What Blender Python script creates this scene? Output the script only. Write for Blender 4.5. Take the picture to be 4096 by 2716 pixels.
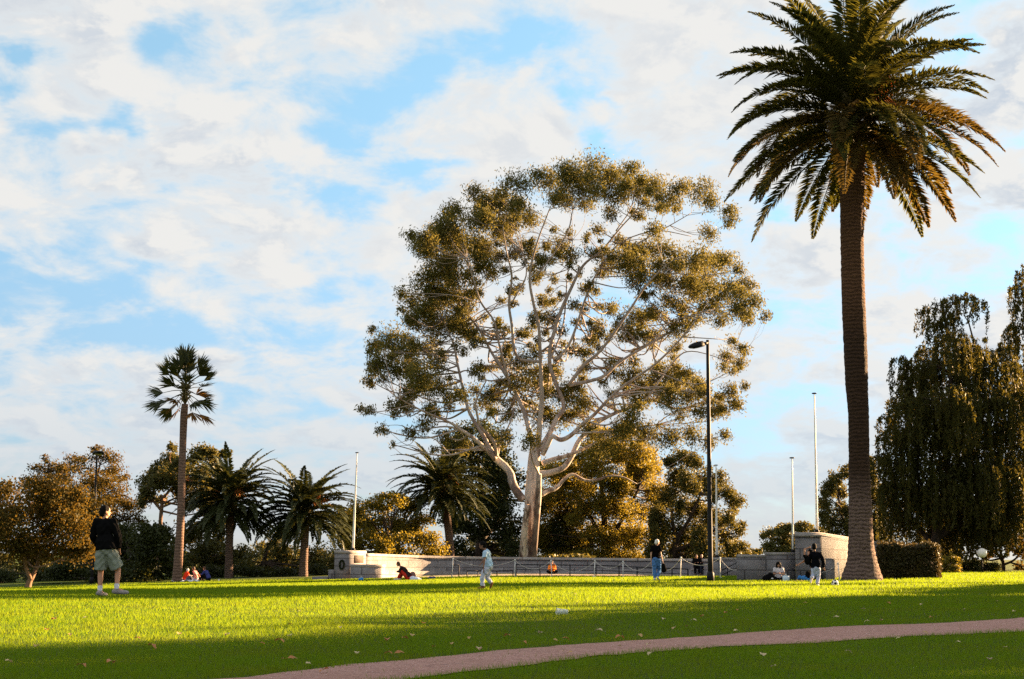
import bpy, bmesh, math
import numpy as np
from mathutils import Vector, Matrix

for _o in list(bpy.data.objects):
    bpy.data.objects.remove(_o)
SC = bpy.context.scene
COL = SC.collection
R = math.radians
rng = np.random.default_rng(7)

# ------------------------------------------------------------------ camera
FPX, IW, IH = 1422.0, 1024.0, 679.0
PITCH, ROLL, CAMZ = R(8.66), R(0.40), 0.83
c_f = np.array([0, math.cos(PITCH), math.sin(PITCH)])
_u = np.array([0, -math.sin(PITCH), math.cos(PITCH)])
_r = np.array([1.0, 0, 0])
c_u = _u * math.cos(ROLL) - _r * math.sin(ROLL)
c_r = _r * math.cos(ROLL) + _u * math.sin(ROLL)
cam_d = bpy.data.cameras.new('camera')
cam_d.sensor_width = 36.0
cam_d.lens = FPX * 36.0 / IW
cam_d.clip_start, cam_d.clip_end = 0.1, 6000
cam = bpy.data.objects.new('camera', cam_d)
COL.objects.link(cam)
cam.matrix_world = Matrix(((c_r[0], c_u[0], -c_f[0], 0), (c_r[1], c_u[1], -c_f[1], 0),
                           (c_r[2], c_u[2], -c_f[2], CAMZ), (0, 0, 0, 1)))
SC.camera = cam

# ------------------------------------------------------------------ light and exposure
SUN_AZ, SUN_EL = R(57), R(13.0)          # azimuth from +Y towards +X
SUN = np.array([math.sin(SUN_AZ) * math.cos(SUN_EL), math.cos(SUN_AZ) * math.cos(SUN_EL), math.sin(SUN_EL)])
sun_d = bpy.data.lights.new('sun', 'SUN')
sun_d.energy, sun_d.angle, sun_d.color = 5.0, R(0.5), (1.0, 0.645, 0.33)
sun = bpy.data.objects.new('sun', sun_d)
sun.rotation_mode = 'QUATERNION'
sun.rotation_quaternion = Vector(SUN).to_track_quat('Z', 'Y')
sun.location = Vector(SUN) * 300
COL.objects.link(sun)
SC.view_settings.view_transform = 'Standard'
SC.view_settings.look = 'None'
SC.view_settings.exposure = 3.0
SC.view_settings.gamma = 1.0
SC.cycles.use_denoising = False
SC.cycles.max_bounces = 6
SC.cycles.diffuse_bounces = 3
SC.cycles.transmission_bounces = 5
SC.cycles.transparent_max_bounces = 6
SC.cycles.sample_clamp_indirect = 4.0

world = bpy.data.worlds.new('World')
SC.world = world
world.use_nodes = True
wt = world.node_tree
wt.nodes.clear()

class NT:
    """small helper for building node trees"""
    def __init__(s, t): s.t = t
    def n(s, kind, **kw):
        x = s.t.nodes.new(kind)
        for k, v in kw.items(): setattr(x, k, v)
        return x
    def put(s, sock, v):
        if hasattr(v, 'is_output'): s.t.links.new(v, sock)
        else: sock.default_value = v
    def m(s, op, a, b=0.0, c=0.0, clamp=False):
        x = s.n('ShaderNodeMath', operation=op, use_clamp=clamp)
        for i, v in enumerate((a, b, c)): s.put(x.inputs[i], v)
        return x.outputs[0]
    def smooth(s, v, lo, hi, a=0.0, b=1.0):
        x = s.n('ShaderNodeMapRange', interpolation_type='SMOOTHSTEP')
        s.put(x.inputs[0], v)
        for i, q in enumerate((lo, hi, a, b)): s.put(x.inputs[i + 1], q)
        return x.outputs[0]
    def noise(s, vec, scale, detail=4.0, rough=0.5, dist=0.0):
        x = s.n('ShaderNodeTexNoise')
        if vec is not None: s.t.links.new(vec, x.inputs['Vector'])
        x.inputs['Scale'].default_value = scale
        x.inputs['Detail'].default_value = detail
        x.inputs['Roughness'].default_value = rough
        x.inputs['Distortion'].default_value = dist
        return x.outputs[0]
    def mix(s, f, a, b):
        x = s.n('ShaderNodeMix', data_type='RGBA')
        s.put(x.inputs[0], f); s.put(x.inputs[6], a); s.put(x.inputs[7], b)
        return x.outputs[2]
    def xyz(s, x, y, z):
        q = s.n('ShaderNodeCombineXYZ')
        for i, v in enumerate((x, y, z)): s.put(q.inputs[i], v)
        return q.outputs[0]
    def sep(s, v):
        q = s.n('ShaderNodeSeparateXYZ'); s.t.links.new(v, q.inputs[0]); return q.outputs
    def link(s, a, b): s.t.links.new(a, b)

def build_world():
    w = NT(wt)
    tc = w.n('ShaderNodeTexCoord')
    x, y, z = w.sep(tc.outputs['Generated'])
    zc = w.m('MAXIMUM', z, 0.0)
    h = w.m('ADD', zc, 0.34)
    u = w.m('DIVIDE', x, h); v = w.m('DIVIDE', y, h)
    p = w.xyz(u, v, 0.37)
    # distance measured on the sky itself: tangent of azimuth and elevation, for where the breaks in the cloud are
    ys = w.m('MAXIMUM', y, 0.05)
    ta = w.m('DIVIDE', x, ys); te = w.m('DIVIDE', z, ys)
    wob = w.noise(p, 3.2, 6, 0.6)
    wob2 = w.noise(w.xyz(v, u, 1.7), 3.2, 6, 0.6)
    ta = w.m('ADD', ta, w.m('MULTIPLY', w.m('SUBTRACT', wob, 0.5), 0.17))
    te = w.m('ADD', te, w.m('MULTIPLY', w.m('SUBTRACT', wob2, 0.5), 0.11))
    def patch(px, py, rx, ry, wgt, tilt=0.0):
        d = c_r * (px - 512) / FPX + c_u * (339.5 - py) / FPX + c_f
        a0, e0 = d[0] / d[1], d[2] / d[1]
        da = w.m('SUBTRACT', ta, float(a0)); de = w.m('SUBTRACT', te, float(e0))
        if tilt:
            ct, st = math.cos(tilt), math.sin(tilt)
            da, de = (w.m('ADD', w.m('MULTIPLY', da, ct), w.m('MULTIPLY', de, st)),
                      w.m('SUBTRACT', w.m('MULTIPLY', de, ct), w.m('MULTIPLY', da, st)))
        q = w.m('ADD', w.m('POWER', w.m('MULTIPLY', da, FPX / rx), 2.0), w.m('POWER', w.m('MULTIPLY', de, FPX / ry), 2.0))
        return w.m('MULTIPLY', w.m('EXPONENT', w.m('MULTIPLY', q, -1.0)), wgt * .92)
    tot = None
    for a in SKY_BREAKS:
        g = patch(*a)
        tot = g if tot is None else w.m('ADD', tot, g)
    f1 = w.noise(p, 8.6, 10, 0.60, 0.25)
    f2 = w.noise(w.xyz(w.m('ADD', u, 0.035), w.m('ADD', v, -0.03), 0.37), 8.6, 10, 0.60, 0.25)
    dens = w.m('SUBTRACT', w.m('ADD', 0.60, w.m('MULTIPLY', w.m('SUBTRACT', f1, 0.5), 2.3)), tot)
    cover = w.m('MULTIPLY', w.smooth(dens, 0.02, 0.72, 0.10, 1.0), w.smooth(z, -0.02, 0.16, 0.78, 0.97))
    # shading: thicker towards the sun side is brighter, thick cores greyer
    lit = w.smooth(w.m('SUBTRACT', f1, f2), -0.07, 0.07)
    core = w.smooth(dens, 0.42, 0.85)
    big = w.smooth(w.noise(p, 1.5, 3, 0.5), 0.35, 0.65)
    grey = w.m('MULTIPLY', core, w.m('SUBTRACT', 1.12, w.m('MULTIPLY', lit, 1.1)), clamp=True)
    grey = w.m('MULTIPLY', grey, w.m('ADD', 0.45, w.m('MULTIPLY', big, 0.55)), clamp=True)
    ccol = w.mix(grey, CLOUD_WHITE, CLOUD_GREY)
    ccol = w.mix(w.smooth(z, 0.02, 0.16, 0.55, 0.0), ccol, (0.70, 0.78, 0.88, 1))
    # low cloud near the horizon is whiter and thin
    sky = w.n('ShaderNodeTexSky', sky_type='NISHITA')
    sky.sun_disc = False
    sky.sun_elevation, sky.sun_rotation = SUN_EL, SUN_AZ
    sky.altitude, sky.air_density, sky.dust_density, sky.ozone_density = 0.0, 0.9, 0.2, 1.6
    hz = w.mix(w.smooth(z, -0.05, 0.42), (0.23, 0.26, 0.40, 1), (0.66, 0.80, 0.72, 1))     # hazy lower air swallows part of the glow
    ab = w.n('ShaderNodeMix', data_type='RGBA', blend_type='MULTIPLY'); ab.inputs[0].default_value = 1.0
    w.link(sky.outputs[0], ab.inputs[6]); w.link(hz, ab.inputs[7])
    b1 = w.n('ShaderNodeBackground'); w.link(ab.outputs[2], b1.inputs[0]); b1.inputs[1].default_value = SKY_STRENGTH
    b2 = w.n('ShaderNodeBackground'); w.link(ccol, b2.inputs[0]); b2.inputs[1].default_value = CLOUD_STRENGTH
    up = w.smooth(z, -0.02, 0.015)
    ms = w.n('ShaderNodeMixShader'); w.link(w.m('MULTIPLY', cover, up), ms.inputs[0])
    w.link(b1.outputs[0], ms.inputs[1]); w.link(b2.outputs[0], ms.inputs[2])
    o = w.n('ShaderNodeOutputWorld'); w.link(ms.outputs[0], o.inputs[0])

SKY_STRENGTH, CLOUD_STRENGTH = 0.05, 0.100
CLOUD_WHITE, CLOUD_GREY = (1.10, 1.08, 1.04, 1), (0.76, 0.83, 0.92, 1)
SKY_BREAKS = [  # px, py, rx, ry, weight, tilt: where the photograph's sky shows blue
    (134, 28, 32, 17, .55), (16, 37, 10, 14, .4), (84, 117, 60, 17, .62, -.1), (139, 117, 22, 14, .4), (2, 84, 16, 18, .35),
    (428, 62, 95, 24, .6, .45), (338, 128, 24, 22, .45), (284, 162, 18, 12, .4), (318, 188, 34, 18, .6, -.3),
    (402, 160, 46, 13, .6), (318, 281, 60, 17, .5, .1), (28, 290, 95, 42, .7), (122, 296, 40, 22, .4),
    (250, 352, 150, 24, .72), (100, 338, 80, 16, .55), (523, 20, 24, 30, .45), (512, 60, 26, 22, .4), (588, 92, 14, 28, .55, .4),
    (600, 142, 14, 20, .4), (772, 208, 24, 11, .4), (728, 238, 22, 10, .35), (996, 256, 46, 24, .55), (992, 68, 34, 12, .35, .3),
    (832, 325, 40, 14, .35), (880, 240, 30, 18, .3), (640, 290, 80, 40, .35), (800, 395, 70, 40, .40), (700, 440, 60, 30, .35),
    (235, 10, 25, 12, .35, -.4), (170, 6, 22, 10, .3), (400, 430, 60, 14, .4), (230, 425, 80, 14, .3), (1010, 60, 20, 10, .2)]
build_world()

# ------------------------------------------------------------------ projection helpers
def at(px, py, Y):
    """the world point at depth Y (metres ahead) seen at pixel px, py"""
    d = c_r * (px - 512) / FPX + c_u * (339.5 - py) / FPX + c_f
    return np.array([0, 0, CAMZ]) + d * (Y / d[1])
def ground_hit(px, py, z=0.0):
    d = c_r * (px - 512) / FPX + c_u * (339.5 - py) / FPX + c_f
    t = (z - CAMZ) / d[2]
    return np.array([0, 0, CAMZ]) + d * t
def mpp(Y): return Y * math.cos(PITCH) / FPX      # metres per pixel at depth Y
_Q = [-.50, -.36, -.236, -.114, -.01, .10, .20, .27, .36, .5]
_ZQ = [-1.6, -1.40, -.98, -.64, -.34, -.30, -.22, -.06, 0.0, 0.0]
def terrain(X, Y):
    X = np.asarray(X, float); Y = np.asarray(Y, float)
    q = X / np.maximum(Y, 1.0)
    zf = np.interp(q, _Q, _ZQ)
    t = np.clip((Y - 28) / 60, 0, 1)
    und = 0.018 * np.sin(X * .31 + 1.3) * np.sin(Y * .23) + 0.010 * np.sin(X * .9 + Y * .6)
    return zf * t + und * np.clip((Y - 4) / 10, 0, 1)
def on_ground(px, Y, py=575):
    p = at(px, py, Y)
    return np.array([p[0], p[1], float(terrain(p[0], p[1]))])

# ------------------------------------------------------------------ mesh helpers
class Geo:
    def __init__(s): s.v, s.f, s.n = [], {3: [], 4: []}, 0
    def add(s, v, f4=None, f3=None):
        v = np.asarray(v, np.float32).reshape(-1, 3)
        s.v.append(v)
        if f4 is not None and len(f4): s.f[4].append(np.asarray(f4, np.int32).reshape(-1, 4) + s.n)
        if f3 is not None and len(f3): s.f[3].append(np.asarray(f3, np.int32).reshape(-1, 3) + s.n)
        s.n += len(v)
        return s
    def mesh(s, name, origin=(0, 0, 0), smooth=False):
        me = bpy.data.meshes.new(name)
        v = np.concatenate(s.v) - np.asarray(origin, np.float32)
        loops, starts, k = [], [], 0
        for n in (3, 4):
            if s.f[n]:
                f = np.concatenate(s.f[n])
                loops.append(f.ravel()); starts.append(k + np.arange(len(f)) * n); k += f.size
        loops = np.concatenate(loops).astype(np.int32); starts = np.concatenate(starts).astype(np.int32)
        me.vertices.add(len(v)); me.vertices.foreach_set('co', v.ravel().astype(np.float32))
        me.loops.add(len(loops)); me.loops.foreach_set('vertex_index', loops)
        me.polygons.add(len(starts)); me.polygons.foreach_set('loop_start', starts)
        if smooth: me.polygons.foreach_set('use_smooth', np.ones(len(starts), bool))
        me.update(calc_edges=True)
        return me
    def build(s, name, mat, parent=None, origin=(0, 0, 0), smooth=False):
        if parent is not None and parent.type == 'EMPTY' and not any(origin): origin = parent.matrix_basis.translation
        o = bpy.data.objects.new(name, s.mesh(name, origin, smooth))
        o.data.materials.append(mat)
        COL.objects.link(o)
        if parent is not None: o.parent = parent
        else: o.location = origin
        return o

def tag(o, label=None, cat=None, group=None, kind=None):
    if label: o['label'] = label
    if cat: o['category'] = cat
    if group: o['group'] = group
    if kind: o['kind'] = kind
    return o
def thing(name, label, cat, loc, group=None, rotz=0.0):
    o = bpy.data.objects.new(name, None)
    o.empty_display_size = .3
    o.location = loc; o.rotation_euler = (0, 0, rotz)
    COL.objects.link(o)
    return tag(o, label, cat, group)
def child(o, parent):
    o.parent = parent
    return o

def unit(v):
    v = np.asarray(v, float)
    return v / (np.linalg.norm(v, axis=-1, keepdims=True) + 1e-9)

def box(g, lo, hi, bev=0.0):
    x0, y0, z0 = lo; x1, y1, z1 = hi
    if bev <= 0:
        v = [(x0, y0, z0), (x1, y0, z0), (x1, y1, z0), (x0, y1, z0), (x0, y0, z1), (x1, y0, z1), (x1, y1, z1), (x0, y1, z1)]
        g.add(v, [(0, 3, 2, 1), (4, 5, 6, 7), (0, 1, 5, 4), (1, 2, 6, 5), (2, 3, 7, 6), (3, 0, 4, 7)])
    else:
        prism(g, [(x0, y0), (x1, y0), (x1, y1), (x0, y1)], z0, z1, bev)
def prism(g, poly, z0, z1, bev=0.0):
    """an upright prism on a counter-clockwise plan outline, its top edge chamfered by bev"""
    p = np.asarray(poly, float); n = len(p)
    rings = [(p, z0)]
    if bev > 0:
        c = p.mean(0)
        inn = p + unit(c - p) * bev * 1.3
        rings += [(p, z1 - bev), (inn, z1)]
    else: rings += [(p, z1)]
    v = np.concatenate([np.column_stack([q, np.full(n, z)]) for q, z in rings])
    f = []
    for k in range(len(rings) - 1):
        for i in range(n):
            j = (i + 1) % n
            f.append((k * n + i, k * n + j, k * n + n + j, k * n + n + i))
    t = (len(rings) - 1) * n
    f3 = [(t, t + i, t + i + 1) for i in range(1, n - 1)] + [(0, i + 1, i) for i in range(1, n - 1)]
    g.add(v, f, f3)

def tube(g, pts, rad, seg=8, cap=True, sq=None):
    """a tapered tube through pts; rad per point; sq=(a,b) squashes the ring"""
    P = np.asarray(pts, float); n = len(P)
    rad = np.broadcast_to(np.asarray(rad, float), (n,))
    T = np.zeros_like(P); T[1:-1] = P[2:] - P[:-2]; T[0] = P[1] - P[0]; T[-1] = P[-1] - P[-2]
    T = unit(T)
    a = np.array([0, 0, 1.0]) if abs(T[0][2]) < .9 else np.array([1.0, 0, 0])
    N = unit(np.cross(T[0], a)); V = []
    th = np.arange(seg) * 2 * math.pi / seg
    for i in range(n):
        N = unit(N - T[i] * N.dot(T[i])); B = np.cross(T[i], N)
        V.append(P[i] + rad[i] * (np.cos(th)[:, None] * N + np.sin(th)[:, None] * B))
    V = np.concatenate(V)
    i, j = np.meshgrid(np.arange(n - 1), np.arange(seg), indexing='ij')
    i = i.ravel(); j = j.ravel(); k = (j + 1) % seg
    f4 = np.column_stack([i * seg + j, i * seg + k, (i + 1) * seg + k, (i + 1) * seg + j])
    f3 = []
    if cap:
        V = np.concatenate([V, P[:1], P[-1:]])
        c0, c1 = n * seg, n * seg + 1
        for q in range(seg):
            f3.append((c0, (q + 1) % seg, q)); f3.append((c1, (n - 1) * seg + q, (n - 1) * seg + (q + 1) % seg))
    g.add(V, f4, f3)

def spline(pts, m=6):
    """Catmull-Rom through pts (rows may carry extra columns such as a radius)"""
    P = np.asarray(pts, float)
    if len(P) < 3: 
        t = np.linspace(0, 1, m + 1)[:, None]
        return P[0] * (1 - t) + P[-1] * t
    Q = np.vstack([2 * P[0] - P[1], P, 2 * P[-1] - P[-2]])
    out = []
    for i in range(1, len(Q) - 2):
        t = np.arange(m)[:, None] / m
        a, b, c, d = Q[i - 1], Q[i], Q[i + 1], Q[i + 2]
        out.append(.5 * ((2 * b) + (c - a) * t + (2 * a - 5 * b + 4 * c - d) * t ** 2 + (3 * b - a - 3 * c + d) * t ** 3))
    return np.vstack(out + [P[-1:]])

def sphere(g, c, r, rot=None, nu=14, nv=9):
    r = np.broadcast_to(np.asarray(r, float), (3,))
    th = np.arange(nu) * 2 * math.pi / nu; ph = np.linspace(0, math.pi, nv + 1)[1:-1]
    v = np.array([(math.sin(p) * math.cos(t), math.sin(p) * math.sin(t), math.cos(p)) for p in ph for t in th] + [(0, 0, 1), (0, 0, -1)])
    v = v * r
    if rot is not None: v = v @ np.asarray(rot).T
    n = len(ph); f4, f3 = [], []
    for i in range(n - 1):
        for j in range(nu):
            k = (j + 1) % nu
            f4.append((i * nu + j, (i + 1) * nu + j, (i + 1) * nu + k, i * nu + k))
    for j in range(nu):
        k = (j + 1) % nu
        f3.append((n * nu, j, k)); f3.append((n * nu + 1, (n - 1) * nu + k, (n - 1) * nu + j))
    g.add(v + np.asarray(c), f4, f3)

# ------------------------------------------------------------------ materials
def mat(name, col, rough=.8, var=.25, scale=4.0, bump=0.0, bscale=30.0, spec=.3, col2=None, metal=0.0, detail=5.0, stretch=(1, 1, 1)):
    m = bpy.data.materials.new(name); m.use_nodes = True
    t = NT(m.node_tree); t.t.nodes.clear()
    tc = t.n('ShaderNodeTexCoord')
    mp = t.n('ShaderNodeMapping'); mp.inputs['Scale'].default_value = stretch
    t.link(tc.outputs['Object'], mp.inputs[0]); vec = mp.outputs[0]
    c1 = tuple(x * (1 - var) for x in col[:3]) + (1,)
    c2 = tuple(min(1, x * (1 + var)) for x in (col2 or col)[:3]) + (1,)
    f = t.smooth(t.noise(vec, scale, detail, .6), .3, .7)
    b = t.n('ShaderNodeBsdfPrincipled')
    t.link(t.mix(f, c1, c2), b.inputs['Base Color'])
    b.inputs['Roughness'].default_value = rough
    b.inputs['Specular IOR Level'].default_value = spec
    b.inputs['Metallic'].default_value = metal
    if bump:
        bp = t.n('ShaderNodeBump'); bp.inputs['Strength'].default_value = bump
        bp.inputs['Distance'].default_value = .05
        t.link(t.noise(vec, bscale, 4, .6), bp.inputs['Height']); t.link(bp.outputs[0], b.inputs['Normal'])
    o = t.n('ShaderNodeOutputMaterial'); t.link(b.outputs[0], o.inputs[0])
    return m

def leaf_mat(name, ca, cb, trans=.35, tcol=None, patch=0.0, pscale=.3, spec=.2, cc=None):
    """leaf colour varies from leaf to leaf (ca..cb) and in broad patches towards cc; part of the light passes through"""
    m = bpy.data.materials.new(name); m.use_nodes = True
    t = NT(m.node_tree); t.t.nodes.clear()
    ge = t.n('ShaderNodeNewGeometry')
    c = t.mix(ge.outputs['Random Per Island'], ca + (1,), cb + (1,))
    if patch:
        tc = t.n('ShaderNodeTexCoord')
        f = t.smooth(t.noise(tc.outputs['Object'], pscale, 4, .6), .45, .65)
        c = t.mix(t.m('MULTIPLY', f, patch), c, cc + (1,))
    b = t.n('ShaderNodeBsdfPrincipled'); t.link(c, b.inputs['Base Color'])
    b.inputs['Roughness'].default_value = .55; b.inputs['Specular IOR Level'].default_value = spec
    tr = t.n('ShaderNodeBsdfTranslucent')
    t.link(t.mix(.7, c, (tcol or tuple(min(1, x * 1.6) for x in cb)) + (1,)), tr.inputs[0])
    ms = t.n('ShaderNodeMixShader'); ms.inputs[0].default_value = trans
    t.link(b.outputs[0], ms.inputs[1]); t.link(tr.outputs[0], ms.inputs[2])
    o = t.n('ShaderNodeOutputMaterial'); t.link(ms.outputs[0], o.inputs[0])
    return m
# ------------------------------------------------------------------ ground, lawn, path
GRASS_A, GRASS_B, GRASS_T = (.050, .130, .005), (.112, .200, .007), (.33, .43, .012)
def ground_material():
    m = bpy.data.materials.new('turf'); m.use_nodes = True
    t = NT(m.node_tree); t.t.nodes.clear()
    tc = t.n('ShaderNodeTexCoord'); v = tc.outputs['Object']
    f = t.smooth(t.noise(v, .35, 5, .6), .35, .65)
    fine = t.noise(v, 22, 3, .6)
    c = t.mix(f, (.045, .085, .003, 1), (.080, .115, .005, 1))
    c = t.mix(t.smooth(fine, .35, .7), c, (.045, .055, .006, 1))
    b = t.n('ShaderNodeBsdfPrincipled'); t.link(c, b.inputs['Base Color'])
    b.inputs['Roughness'].default_value = .9; b.inputs['Specular IOR Level'].default_value = .1
    bp = t.n('ShaderNodeBump'); bp.inputs['Strength'].default_value = .9; bp.inputs['Distance'].default_value = .06
    t.link(t.noise(v, 18, 4, .7), bp.inputs['Height']); t.link(bp.outputs[0], b.inputs['Normal'])
    o = t.n('ShaderNodeOutputMaterial'); t.link(b.outputs[0], o.inputs[0])
    return m
def grid_mesh(xs, ys, dz=0.0):
    X, Y = np.meshgrid(xs, ys)
    v = np.column_stack([X.ravel(), Y.ravel(), (terrain(X, Y) + dz).ravel()])
    nx, ny = len(xs), len(ys)
    i, j = np.meshgrid(np.arange(ny - 1), np.arange(nx - 1), indexing='ij')
    a = (i * nx + j).ravel()
    return v, np.column_stack([a, a + 1, a + nx + 1, a + nx])
xs = np.unique(np.concatenate([np.linspace(-2500, -120, 14), np.linspace(-120, -40, 28), np.linspace(-40, 40, 134), np.linspace(40, 120, 28), np.linspace(120, 2500, 14)]))
ys = np.unique(np.concatenate([np.linspace(-300, -8, 12), np.linspace(-8, 110, 198), np.linspace(110, 220, 23), np.linspace(220, 4000, 16)]))
g = Geo(); v, f = grid_mesh(xs, ys); g.add(v, f)
tag(g.build('ground', ground_material(), smooth=True), kind='structure')

# the gravel path, from the photograph's two edges carried down to the ground
_up = np.array([(-9, -.5), (-5.6, 4.6), (-3.9, 7.2), (-2.2, 9.3), (-.72, 11.6), (2.07, 15.6), (7.4, 20.6), (15, 26.2), (30, 36)])
_lo = np.array([(-5.2, -.5), (-3.6, 4.2), (-2.5, 7.2), (-1.15, 9.2), (-.60, 9.9), (1.77, 13.3), (6.05, 16.8), (14, 22.2), (30, 31.8)])
def resample(p, n):
    s = spline(p, 12); d = np.r_[0, np.cumsum(np.linalg.norm(np.diff(s, axis=0), axis=1))]
    t = np.linspace(0, d[-1], n)
    return np.column_stack([np.interp(t, d, s[:, 0]), np.interp(t, d, s[:, 1])])
PU, PL = resample(_up, 220), resample(_lo, 220)
def inside_path(x, y, grow=0.0):
    """True where x, y lies between the path's edges"""
    n = len(PU); hit = np.zeros(len(x), bool)
    poly = np.vstack([PU, PL[::-1]])
    x1, y1 = poly[:, 0], poly[:, 1]; x2, y2 = np.roll(x1, -1), np.roll(y1, -1)
    for a, b, c, d in zip(x1, y1, x2, y2):
        m = ((b > y) != (d > y))
        if not m.any(): continue
        m &= x < (c - a) * (y - b) / (d - b + 1e-12) + a
        hit ^= m
    return hit
k = np.linspace(0, 1, 9)
wob = np.cumsum(rng.normal(0, .012, (220, 2)), axis=0); wob -= np.linspace(0, 1, 220)[:, None] * wob[-1]
pv = []; r_e = np.random.default_rng(2).normal(0, .6, 440)
for i in range(220):
    a = PU[i] + (.03 * math.sin(i * .7) + .05 * math.sin(i * .23 + 1) + .05 * r_e[i]) * np.array([-.5, .8]); b = PL[i] + (.03 * math.sin(i * .6 + 2) + .04 * math.sin(i * .19) + .05 * r_e[i + 220]) * np.array([-.5, .8])
    for t_ in k:
        q = a * (1 - t_) + b * t_
        pv.append((q[0], q[1], float(terrain(q[0], q[1])) + .010 + .012 * math.sin(math.pi * t_)))
i, j = np.meshgrid(np.arange(219), np.arange(8), indexing='ij'); a = (i * 9 + j).ravel()
g = Geo(); g.add(pv, np.column_stack([a, a + 1, a + 10, a + 9]))
def path_material():
    m = bpy.data.materials.new('pink_gravel'); m.use_nodes = True
    t = NT(m.node_tree); t.t.nodes.clear()
    tc = t.n('ShaderNodeTexCoord'); v = tc.outputs['Object']
    c = t.mix(t.smooth(t.noise(v, 45, 3, .7), .35, .65), (.29, .145, .115, 1), (.52, .315, .265, 1))
    c = t.mix(t.m('MULTIPLY', t.smooth(t.noise(v, 11, 4, .7), .5, .62), .55), c, (.20, .115, .10, 1))
    c = t.mix(t.m('MULTIPLY', t.smooth(t.noise(v, .7, 5, .65), .42, .7), .6), c, (.33, .18, .14, 1))
    c = t.mix(t.m('MULTIPLY', t.smooth(t.noise(v, 95, 2, .5), .62, .72), .7), c, (.52, .38, .34, 1))
    b = t.n('ShaderNodeBsdfPrincipled'); t.link(c, b.inputs['Base Color'])
    b.inputs['Roughness'].default_value = .92; b.inputs['Specular IOR Level'].default_value = .15
    bp = t.n('ShaderNodeBump'); bp.inputs['Strength'].default_value = .7; bp.inputs['Distance'].default_value = .02
    t.link(t.noise(v, 60, 4, .7), bp.inputs['Height']); t.link(bp.outputs[0], b.inputs['Normal'])
    o = t.n('ShaderNodeOutputMaterial'); t.link(b.outputs[0], o.inputs[0])
    return m
tag(g.build('path', path_material(), smooth=True), kind='structure')

# mown grass: single blades, sparser and coarser with distance
def grass_blades(seed=3, n0=620000):
    r = np.random.default_rng(seed)
    # depth drawn so that blades are about evenly spread over the picture
    Y = 7.5 * (100 / 7.5) ** r.random(n0)
    X = (r.random(n0) - .5) * 2 * (.40 * Y + 2.0)
    ok = ~inside_path(X + r.normal(0, .05, n0), Y + r.normal(0, .05, n0)) | (r.random(n0) < .012)
    # lawn only: no blades under the forecourt
    q = X / Y
    ok &= ~((Y > FORECOURT_Y - .3) & (q > -.125) & (q < .20))
    ok &= ~((Y > 93) & (q < -.1))
    X, Y = X[ok], Y[ok]; n = len(X)
    Z = terrain(X, Y)
    clump = .5 + .5 * np.sin(X * 1.7 + 2 * np.sin(Y * 1.1)) * np.sin(Y * 1.3 + 1.5 * np.sin(X * .8))
    sc = np.clip(Y / 16, .85, 4.0)
    worn = np.clip(.5 + .9 * np.sin(X * .55 + 1.7 * np.sin(Y * .31)) * np.sin(Y * .43 + 1.1 * np.sin(X * .37)), 0, 1)
    clump = clump * .6 + worn * .9
    hgt = (.024 + .022 * r.random(n) + .018 * clump) * np.clip(Y / 22, 1, 1.7)
    wid = (.0055 + .003 * r.random(n)) * sc
    th = r.random(n) * 2 * math.pi
    lean = .25 + .9 * r.random(n)
    la = r.random(n) * 2 * math.pi
    d = np.column_stack([np.cos(th), np.sin(th), np.zeros(n)]) * (wid / 2)[:, None]
    base = np.column_stack([X, Y, Z - .004])
    tip = base + np.column_stack([np.cos(la) * lean * hgt * .7, np.sin(la) * lean * hgt * .7, hgt])
    v = np.stack([base - d, base + d, tip], 1).reshape(-1, 3)
    g = Geo(); g.add(v, None, np.arange(n * 3).reshape(-1, 3))
    m = leaf_mat('grass_blade', GRASS_A, GRASS_B, .42, GRASS_T, .75, .8, .04, (.120, .145, .010))
    return tag(g.build('grass', m), 'short mown grass over the whole lawn', None, None, 'stuff')
FORECOURT_Y = 84.0
grass_blades()

# fallen leaves lying singly on the lawn and path edge: a few kinds of curled leaf
LEAF_MATS = [leaf_mat('dry_leaf_tan', (.36, .22, .08), (.50, .33, .14), .15), leaf_mat('dry_leaf_rust', (.36, .13, .05), (.45, .2, .07), .15),
             leaf_mat('dry_leaf_cream', (.44, .34, .18), (.54, .43, .26), .15)]
def leaf_mesh(seed, m):
    r = np.random.default_rng(seed)
    L, W = .075 + .04 * r.random(), .045 + .02 * r.random()
    n = 8; t = np.linspace(0, 1, n)
    w = W * np.sin(math.pi * t ** .8) ** .8 * (1 + .22 * np.sin(t * 25 + seed)); z = .010 + .018 * np.sin(math.pi * t) * (.3 + r.random())
    v = []
    for i in range(n):
        v += [((t[i] - .5) * L, -w[i] / 2, z[i] + .3 * w[i] * r.random()), ((t[i] - .5) * L, 0, z[i]), ((t[i] - .5) * L, w[i] / 2, z[i] + .3 * w[i] * r.random())]
    f = []
    for i in range(n - 1):
        for j in range(2): f.append((i * 3 + j, i * 3 + j + 1, i * 3 + j + 4, i * 3 + j + 3))
    g = Geo(); g.add(v, f); me = g.mesh('fallen_leaf'); me.materials.append(m); return me
LEAF_MESH = [leaf_mesh(s, LEAF_MATS[s % 3]) for s in range(9)]
LEAF_KIND = ['tan dry leaf lying on the lawn grass', 'rust brown dry leaf lying on the lawn grass', 'pale cream dry leaf lying on the lawn grass']
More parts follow.
